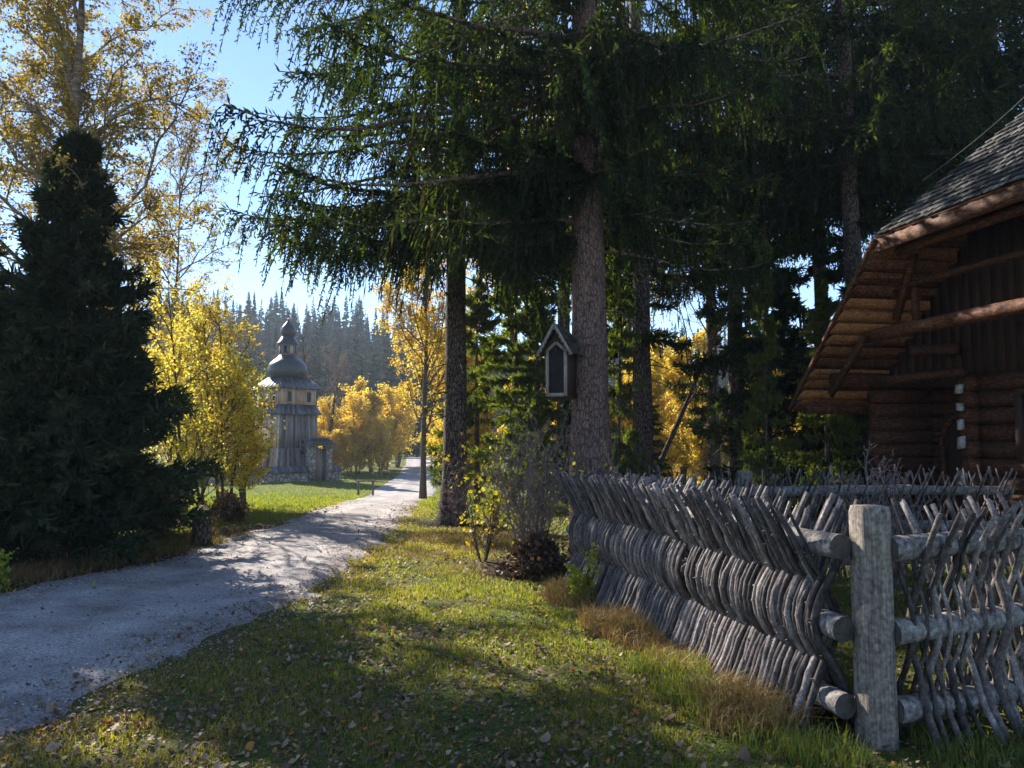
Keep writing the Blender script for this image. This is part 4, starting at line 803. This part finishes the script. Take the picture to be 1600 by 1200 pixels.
m = MB(); s = np.linspace(0, 1, 12)[:, None]; a, b = hp(brk_a + .4, bv + .5, 5.3), hp(ridge_a, hip_b + .3, ridge_z + .55)
wv = a + (b - a) * s; wv[:, 2] -= .08 * np.sin(s[:, 0] * PI); m.tubes(wv, np.full(12, .004), 4); m.build('wire', M['wire'], house, False, ho)

# ------------------------------------------------------------------ church tower
to = gpt(gx(448, 52), 52.0); zc = 683
church = empty('church_tower', to, 'wooden church bell tower with a dark onion dome and lantern', 'church')
def zz_(py): return CAMZ - (py - 683) * 52 / 1200.0
ang = math.radians(-73.7 - 34 + 90 - 34) ; 
a2 = math.radians(-73.7 + 33)          # normal of the right-hand face
n2 = np.array([math.cos(a2), math.sin(a2), 0.]); n1 = np.array([n2[1], -n2[0], 0.])      # right face, left face
ctr = np.array([to[0], to[1], 0.])
def tp(p, q, z): return ctr + n1 * p + n2 * q + np.array([0, 0, z])
def frust(mb, h0, z0, h1, z1, val=.5, only=None):
    c = [(-1, -1), (1, -1), (1, 1), (-1, 1)]
    v = [tp(a * h0, b * h0, z0) for a, b in c] + [tp(a * h1, b * h1, z1) for a, b in c]
    f = [[0, 1, 5, 4], [1, 2, 6, 5], [2, 3, 7, 6], [3, 0, 4, 7], [4, 5, 6, 7], [3, 2, 1, 0]]; mb.add(v, f, val)
def boards(mb, nrm_, tan, h0, z0, h1, z1, n=16):
    """vertical boards with cover strips on one battered face"""
    for k in range(n):
        t0, t1 = -1 + 2 * k / n, -1 + 2 * (k + .93) / n; th = .03 + .02 * (k % 2)
        q = [ctr + nrm_ * (h0 + th) + tan * h0 * t0 + up * z0, ctr + nrm_ * (h0 + th) + tan * h0 * t1 + up * z0, ctr + nrm_ * (h1 + th) + tan * h1 * t1 + up * z1, ctr + nrm_ * (h1 + th) + tan * h1 * t0 + up * z1]
        q2 = [p - nrm_ * th * .99 for p in q]; mb.add(q + q2, [[0, 1, 2, 3], [0, 4, 5, 1], [1, 5, 6, 2], [2, 6, 7, 3], [3, 7, 4, 0]], rng.random())
zb = to[2] - .2; hb = 1.42
m = MB(); frust(m, 2.0, zb, 1.52, zz_(700)); frust(m, 1.52, zz_(700), hb, zz_(645)); 
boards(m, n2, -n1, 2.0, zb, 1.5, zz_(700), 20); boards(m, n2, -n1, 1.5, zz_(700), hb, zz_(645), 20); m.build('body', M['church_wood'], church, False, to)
m = MB(); boards(m, n1, n2, 2.0, zb, 1.5, zz_(700), 20); boards(m, n1, n2, 1.5, zz_(700), hb, zz_(645), 20); m.build('body_boards', M['church_warm'], church, False, to)  # left face: warm sunlight put into the board colour
hs2 = 1.36
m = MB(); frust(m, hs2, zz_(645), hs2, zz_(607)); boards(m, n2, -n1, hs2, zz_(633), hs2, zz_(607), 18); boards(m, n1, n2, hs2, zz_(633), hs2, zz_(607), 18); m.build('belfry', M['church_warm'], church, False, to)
def sroof(name, h0, z0, h1, z1, n, mat='church_roof', th=.05):
    m = MB()
    for sgn, (N_, T_) in enumerate(((n1, n2), (n2, -n1), (-n1, -n2), (-n2, n1))):
        for k in range(n):
            t0, t1 = -1 + 2 * k / n, -1 + 2 * (k + .9) / n; lift = .02 + .03 * (k % 2)
            q = [ctr + N_ * h0 + T_ * h0 * t0 + up * (z0 + lift), ctr + N_ * h0 + T_ * h0 * t1 + up * (z0 + lift), ctr + N_ * h1 + T_ * h1 * t1 + up * (z1 + lift), ctr + N_ * h1 + T_ * h1 * t0 + up * (z1 + lift)]
            m.add(q + [p - up * (th + lift) for p in q], [[0, 1, 2, 3], [7, 6, 5, 4], [0, 4, 5, 1], [1, 5, 6, 2], [2, 6, 7, 3], [3, 7, 4, 0]], rng.random())
    frust(m, h0 * .99, z0 - .03, h1, z1 - .01, .5)
    m.build(name, M[mat], church, False, to)
sroof('skirt_roof', 1.66, zz_(648), 1.34, zz_(632), 16); sroof('upper_roof', 1.68, zz_(608), .95, zz_(591), 14)
for N_, T_ in ((n2, -n1), (n1, n2)):
    for s in (-.55, .55):
        c = ctr + N_ * (hs2 + .06) + T_ * s * hs2; z0, z1 = zz_(629), zz_(613)
        m = MB(); arc = [(-.16, z0), (.16, z0), (.16, z1 - .16)] + [(.16 * math.cos(q), z1 - .16 + .16 * math.sin(q)) for q in np.linspace(.4, PI - .4, 5)] + [(-.16, z1 - .16)]
        V = [c + T_ * x_ + up * z_ for x_, z_ in arc]; nV = len(V); m.add(V, [list(range(nV))]); m.add([p - N_ * .05 for p in V], [list(range(nV))[::-1]])
        wn = m.build('window', M['dark'], church, False, to)
        m = MB()
        ring = [c + N_ * .03 + T_ * x_ * 1.25 + up * (z_ + (.05 if z_ > z0 else -.03)) for x_, z_ in arc]
        for i in range(nV): m.beam(ring[i], ring[(i + 1) % nV], .05, .06, N_)
        m.build('frame', M['church_warm'], wn, False, to)
def rndp(name, prof, mat, sides=8, smooth=True):
    m = MB(); m.lathe([(r_ * 52 / 1200.0, zz_(py)) for r_, py in prof], ctr, sides, rot=math.radians(20)); return m.build(name, M[mat], church, smooth, to)
rndp('onion_dome', [(21, 593), (25, 591), (29.5, 586), (30.5, 580), (29.5, 573), (26, 567), (20, 562), (15.5, 559), (14.2, 556.5)], 'tin', 24)
rndp('lantern', [(13.2, 558), (13.2, 537)], 'church_wood', 8, False)
rndp('lantern_ledge', [(14.8, 557.6), (14.8, 555.8), (13.4, 555)], 'tin', 8, False)
rndp('lantern_roof', [(17.5, 537.5), (17, 536), (14, 532), (11, 527), (8.5, 524.5)], 'tin', 8, False)
rndp('small_onion', [(8.0, 526), (10.5, 523.5), (12, 519.5), (11.8, 515), (9.5, 510), (6, 505.5), (3, 502), (1.2, 499), (.5, 495)], 'tin', 20)
for k in range(8):
    a = math.radians(20 + 22.5 + 45 * k); R_ = 13.2 * 52 / 1200 * math.cos(PI / 8) + .012; N_ = np.array([math.cos(a), math.sin(a), 0]); T_ = np.array([-N_[1], N_[0], 0])
    m = MB(); m.box(ctr + N_ * R_ + up * zz_(546.5), (.2, .02, .5), np.stack([T_, N_, up], 1)); m.build('lantern_window', M['dark'] if k % 3 else M['church_warm'], church, False, to)
m = MB(); m.tubes(np.array([ctr + up * zz_(497), ctr + up * zz_(484)]), np.array([.03, .025]), 6); m.box(ctr + up * zz_(488), (.3, .04, .05)); m.build('cross', M['tin'], church, False, to)
m = MB(); c = ctr + n2 * 1.68 - n1 * .3 + up * zz_(699); 
m.box(c + n2 * .0, (.62, .08, .9), np.stack([n1, n2, up], 1)); lw = m.build('window', M['dark'], church, False, to)
m = MB()
for dx in (-.34, 0, .34): m.box(c + n1 * dx + n2 * .06, (.06, .05, 1.0), np.stack([n1, n2, up], 1))
for dz in (-.5, -.16, .16, .5): m.box(c + up * dz + n2 * .062, (.74, .045, .06), np.stack([n1, n2, up], 1))
m.build('frame', M['church_wood'], lw, False, to)
# low lean-to at the left foot
m = MB(); ax = ctr + n1 * 2.35 + n2 * .2; m.lathe([(.75, to[2] - .1), (.75, zz_(703)), (.72, zz_(702.5))], ax * np.array([1, 1, 0]), 8); m.build('annex', M['church_warm'], church, False, to)
m = MB(); m.lathe([(.95, zz_(703)), (.9, zz_(701)), (.3, zz_(693)), (.05, zz_(690))], ax * np.array([1, 1, 0]), 8); m.build('annex_roof', M['church_roof'], church, False, to)

# churchyard wall and gate
def wall_seg(name, label, a, b, h, th=.45, n=16, cap=True):
    a = np.array(a, float); b = np.array(b, float); d = (b - a); L = np.linalg.norm(d); d /= L; nn = np.array([d[1], -d[0]])
    o = gpt(*a); root = empty(name, o, label, 'wall'); m = MB()
    ss_ = np.linspace(0, L, n); rows = []
    for s in ss_:
        c = a + d * s; z0 = float(HT(*c)); rows.append((c, z0))
    for (c0, z0), (c1, z1) in zip(rows[:-1], rows[1:]):
        v = []
        for c, z in ((c0, z0), (c1, z1)):
            for sg in (1, -1):
                for hh in (-.15, h): p = c + nn * sg * th / 2; v.append([p[0], p[1], z + hh])
        m.add(v, [[0, 1, 5, 4], [2, 6, 7, 3], [1, 3, 7, 5], [0, 2, 3, 1], [4, 5, 7, 6]])
    m.build('stones', M['stone'], root, False, o)
    m = MB(); k = int(L / .22)
    for i in range(k):
        s0, s1 = L * i / k, L * (i + .92) / k; c0, c1 = a + d * s0, a + d * s1; z = float(HT(*c0)) + h
        for sg in (1, -1):
            e0, e1 = c0 + nn * sg * (th / 2 + .16), c1 + nn * sg * (th / 2 + .16); l_ = rng.uniform(0, .025)
            q = [[e0[0], e0[1], z + .02 + l_], [e1[0], e1[1], z + .02 + l_], [c1[0], c1[1], z + .36 + l_], [c0[0], c0[1], z + .36 + l_]]
            m.add(q + [[p[0], p[1], p[2] - .06] for p in q], [[0, 1, 2, 3], [7, 6, 5, 4], [0, 4, 5, 1], [1, 5, 6, 2], [3, 7, 4, 0]], rng.random())
    m.build('shingle_cap', M['church_roof'], root, False, o)
gc = np.array([gx(500, 50.4), 50.4]); wd_ = np.array([.80, .6]); wd_ /= np.linalg.norm(wd_)
wall_seg('stone_wall', 'long low stone churchyard wall with a shingle cap left of the gate', gc - wd_ * 9.5, gc - wd_ * .75, .62)
wall_seg('stone_wall', 'short end of the stone churchyard wall right of the gate', gc + wd_ * .75, gc + wd_ * 1.45, .62, n=4)
go = gpt(*gc); gate = empty('churchyard_gate', go, 'stone gateway with a small shingle roof and wooden door before the church', 'gate')
Wd = np.array([wd_[0], wd_[1], 0]); Wn = np.array([wd_[1], -wd_[0], 0.])
Mg = np.stack([Wd, Wn, up], 1)
for sg in (-1, 1):
    m = MB(); m.box(go + Wd * sg * .58 + up * 1.09, (.36, .8, 2.38), Mg); m.build('pillar', M['stone'], gate, False, go)
m = MB(); 
for k in range(6): m.box(go + Wd * (-.33 + .132 * k) + up * 1.05 + Wn * .1, (.125, .05 + .01 * (k % 2), 2.1), Mg, rng.random())
m.build('door', M['church_wood'], gate, False, go)
m = MB(); c = [go + Wd * sx * .98 + Wn * sy * .72 + up * 2.28 for sx, sy in ((-1, -1), (1, -1), (1, 1), (-1, 1))]; tq = [go + Wd * sx * .5 + up * 2.83 for sx in (-1, 1)]
m.add(c + tq, [[0, 1, 5, 4], [2, 3, 4, 5], [3, 2, 1, 0]]); m.Fc.append(np.array([[1, 2, 5], [3, 0, 4]])); 
for i in range(5):
    for sg in (-1, 1):
        t = i / 5; a = go + Wd * (-(.98 - .48 * t) - .02) + Wn * sg * (.74 * (1 - t) + .03) + up * (2.31 + .55 * t); b = go + Wd * ((.98 - .48 * t) + .02) + Wn * sg * (.74 * (1 - t) + .03) + up * (2.31 + .55 * t); m.beam(a, b, .2, .035, val=rng.random())
m.build('roof', M['church_roof'], gate, False, go)
# wooden rail stand beside the road
rp = gpt(gx(573, 36), 36); rs = empty('hitching_rail', rp, 'low wooden rail on two posts standing on the meadow by the road', 'rail')
for dx in (-.33, .33):
    m = MB(); m.box(rp + np.array([dx, .1 * dx, .31]), (.09, .09, .72)); m.build('post', M['post'], rs, False, rp)
m = MB(); m.box(rp + np.array([0, 0, .7]), (.92, .13, .07)); m.build('top_rail', M['post'], rs, False, rp)
# bridge rails at the end of the road
for px, D, lb in ((614, 66, 'pale wooden bridge railing on the left at the road end'), (669, 66, 'pale wooden bridge railing on the right at the road end')):
    p = gpt(gx(px, D), D); b_ = empty('bridge_railing', p, lb, 'railing')
    for dx in (-.32, .32): m = MB(); m.box(p + np.array([dx, 0, .5]), (.14, .14, 1.1)); m.build('post', M['plain'], b_, False, p)
    for z in (.35, .68, 1.0): m = MB(); m.box(p + np.array([0, -.09, z]), (.95, .05, .12)); m.build('rail', M['plain'], b_, False, p)

# ------------------------------------------------------------------ forest on the hill
rg = np.random.default_rng(500)
def far_spruce(seed, H=18, n=300, w_=.17, mat='far_spruce'):
    r_ = np.random.default_rng(seed); m = MB(); t = r_.random(n) ** .8; az = r_.uniform(0, 2 * PI, n); rad = H * w_ * (1 - t) ** .85 * r_.uniform(.5, 1.15, n) + .15
    B = np.stack([0 * t, 0 * t, H * (.06 + .92 * t)], -1); D = nrm(np.stack([np.cos(az), np.sin(az), -.35 + .5 * t], -1)); m.shoots(B, D, rad, np.clip(rad * .42, .25, 1.2), r_.random(n))
    m.tubes(np.array([[0, 0, -.5], [0, 0, H * .5], [0, 0, H]]), np.array([.22, .14, .03]), 5); return m
ms = [far_spruce(600 + k, 18, 340, (.15, .18, .13)[k]).build('hill_spruce', M['far_spruce']) for k in range(3)]
bm = MB(); r_ = np.random.default_rng(77); T = np.zeros((1, 6, 3)); T[0, :, 2] = np.linspace(0, 12, 6); bm.tubes(T, np.linspace(.2, .04, 6)[None], 5)
P1, l1 = children(r_, T, np.array([12.]), 26, .2, .97, .7, .4, 5, .5, .1); bm.tubes(P1, (l1 * .012)[:, None] * np.linspace(1, .3, 5)[None], 4, cap=False)
P2, l2 = children(r_, P1, l1, 12, .1, 1, .7, .4, 4, .3, .1); bm.tubes(P2, np.full((len(P2), 4), .025), 3, cap=False)
pp_, _ = interp_poly(P2, r_.random((len(P2), 8))); bm.leaves(pp_.reshape(-1, 3) + r_.normal(0, .1, (pp_.size // 3, 3)), .2, r_.random(pp_.size // 3), r_)
mb_ = bm.build('hill_bare_tree', M['far_bare'])
HL, HG = 'blue-hazed spruce in the wooded hillside beyond the church', 'spruces on the far hillside'
cnt = 0; first = [True] * 3; pts = []
for k in range(6000):
    if cnt >= 262: break
    D = rg.uniform(96, 235); px = rg.uniform(230, 740) if rg.random() < .88 else rg.uniform(960, 1300); x = gx(px, D)
    if any((x - a) ** 2 + (D - b) ** 2 < 16 for a, b in pts): continue
    if abs(px - 650) < 25 and D < 100: continue
    pts.append((x, D)); j = int(rg.integers(0, 3)); z = float(HT(x, D)); bare = rg.random() < .22 and D < 170
    if bare: o = mb_.copy(); C.objects.link(o); sc = rg.uniform(.7, 1.1); tag(o, 'leafless brown tree among the spruces of the far hillside', 'tree', 'bare trees on the far hillside')
    elif first[j]: o = ms[j]; first[j] = False; sc = rg.uniform(.75, 1.15); tag(o, HL, 'tree', HG)
    else: o = ms[j].copy(); C.objects.link(o); sc = rg.uniform(.55, 1.0); tag(o, HL, 'tree', HG)
    where = 'left of the church tower' if px < 400 else 'right behind the church tower' if px < 500 else 'between the church and the golden tree' if px < 610 else 'above the road end' if px < 760 else 'seen through the gap right of the thick trunk'
    rowp = 'low on the slope' if D < 130 else 'halfway up the slope' if D < 185 else 'on the skyline'
    if bare: o['label'] = 'leafless brown tree of the far hillside, ' + where
    else: o['label'] = 'blue-hazed hillside spruce ' + rowp + ', ' + where
    o.location = (x, D, z); o.rotation_euler = (0, 0, rg.uniform(0, 6.28)); o.scale = (sc * rg.uniform(.85, 1.15), sc, sc); cnt += 1
ff = MB(); pr = [(np.concatenate(far_spruce(620 + k, 17, 150).V), None) for k in range(3)]
for k in range(620):
    D = rg.uniform(100, 245); px = rg.uniform(-200, 1500); x = gx(px, D); z = float(HT(x, D)); q = MB(); q = far_spruce(int(rg.integers(0, 40)), 17 * rg.uniform(.6, .95), 110, rg.uniform(.13, .19)); off = np.array([x, D, z])
    for V_, F_, A_2 in zip(q.V, q.Fc, q.A): pass
    b0 = ff.n; ff.V += [V_ + off for V_ in q.V]; ff.Fc += [F_ + b0 for F_ in q.Fc]; ff.A += q.A; ff.n += q.n
tag(ff.build('far_forest', M['far_spruce']), 'dense dark conifer forest filling the far hillside between the single spruces', 'forest', kind='stuff')
mb_.location = (gx(470, 98), 98, float(HT(gx(470, 98), 98))); tag(mb_, 'leafless brown tree among the spruces of the far hillside', 'tree', 'bare trees on the far hillside')
for px, D, sc in ((632, 82, .5), (652, 86, .55), (668, 84, .45), (645, 92, .6), (690, 88, .7)):
    o = ms[1].copy(); C.objects.link(o); x = gx(px, D); o.location = (x, D, float(HT(x, D))); o.scale = (sc, sc, sc); tag(o, 'grey-green conifer beyond the bridge, ' + {632: 'just right of the left railing', 652: 'in the middle of the road end', 668: 'right of the middle of the road end', 645: 'rearmost at the road end', 690: 'behind the slim dark trunk'}[px], 'tree', 'conifers closing the end of the road')

# ------------------------------------------------------------------ air
def haze():
    m, n, l = newmat('haze_air'); v = n.new('ShaderNodeVolumePrincipled'); v.inputs['Color'].default_value = (.72, .84, 1, 1); v.inputs['Density'].default_value = HAZE; v.inputs['Anisotropy'].default_value = .1
    o = n.new('ShaderNodeOutputMaterial'); l.new(v.outputs[0], o.inputs['Volume']); 
    q = MB(); q.box((0, 190, 30), (700, 480, 68)); b = q.build('haze', m); tag(b, 'thin blue autumn haze between the church and the far hill', 'haze', kind='stuff')
HAZE = .0006
haze()
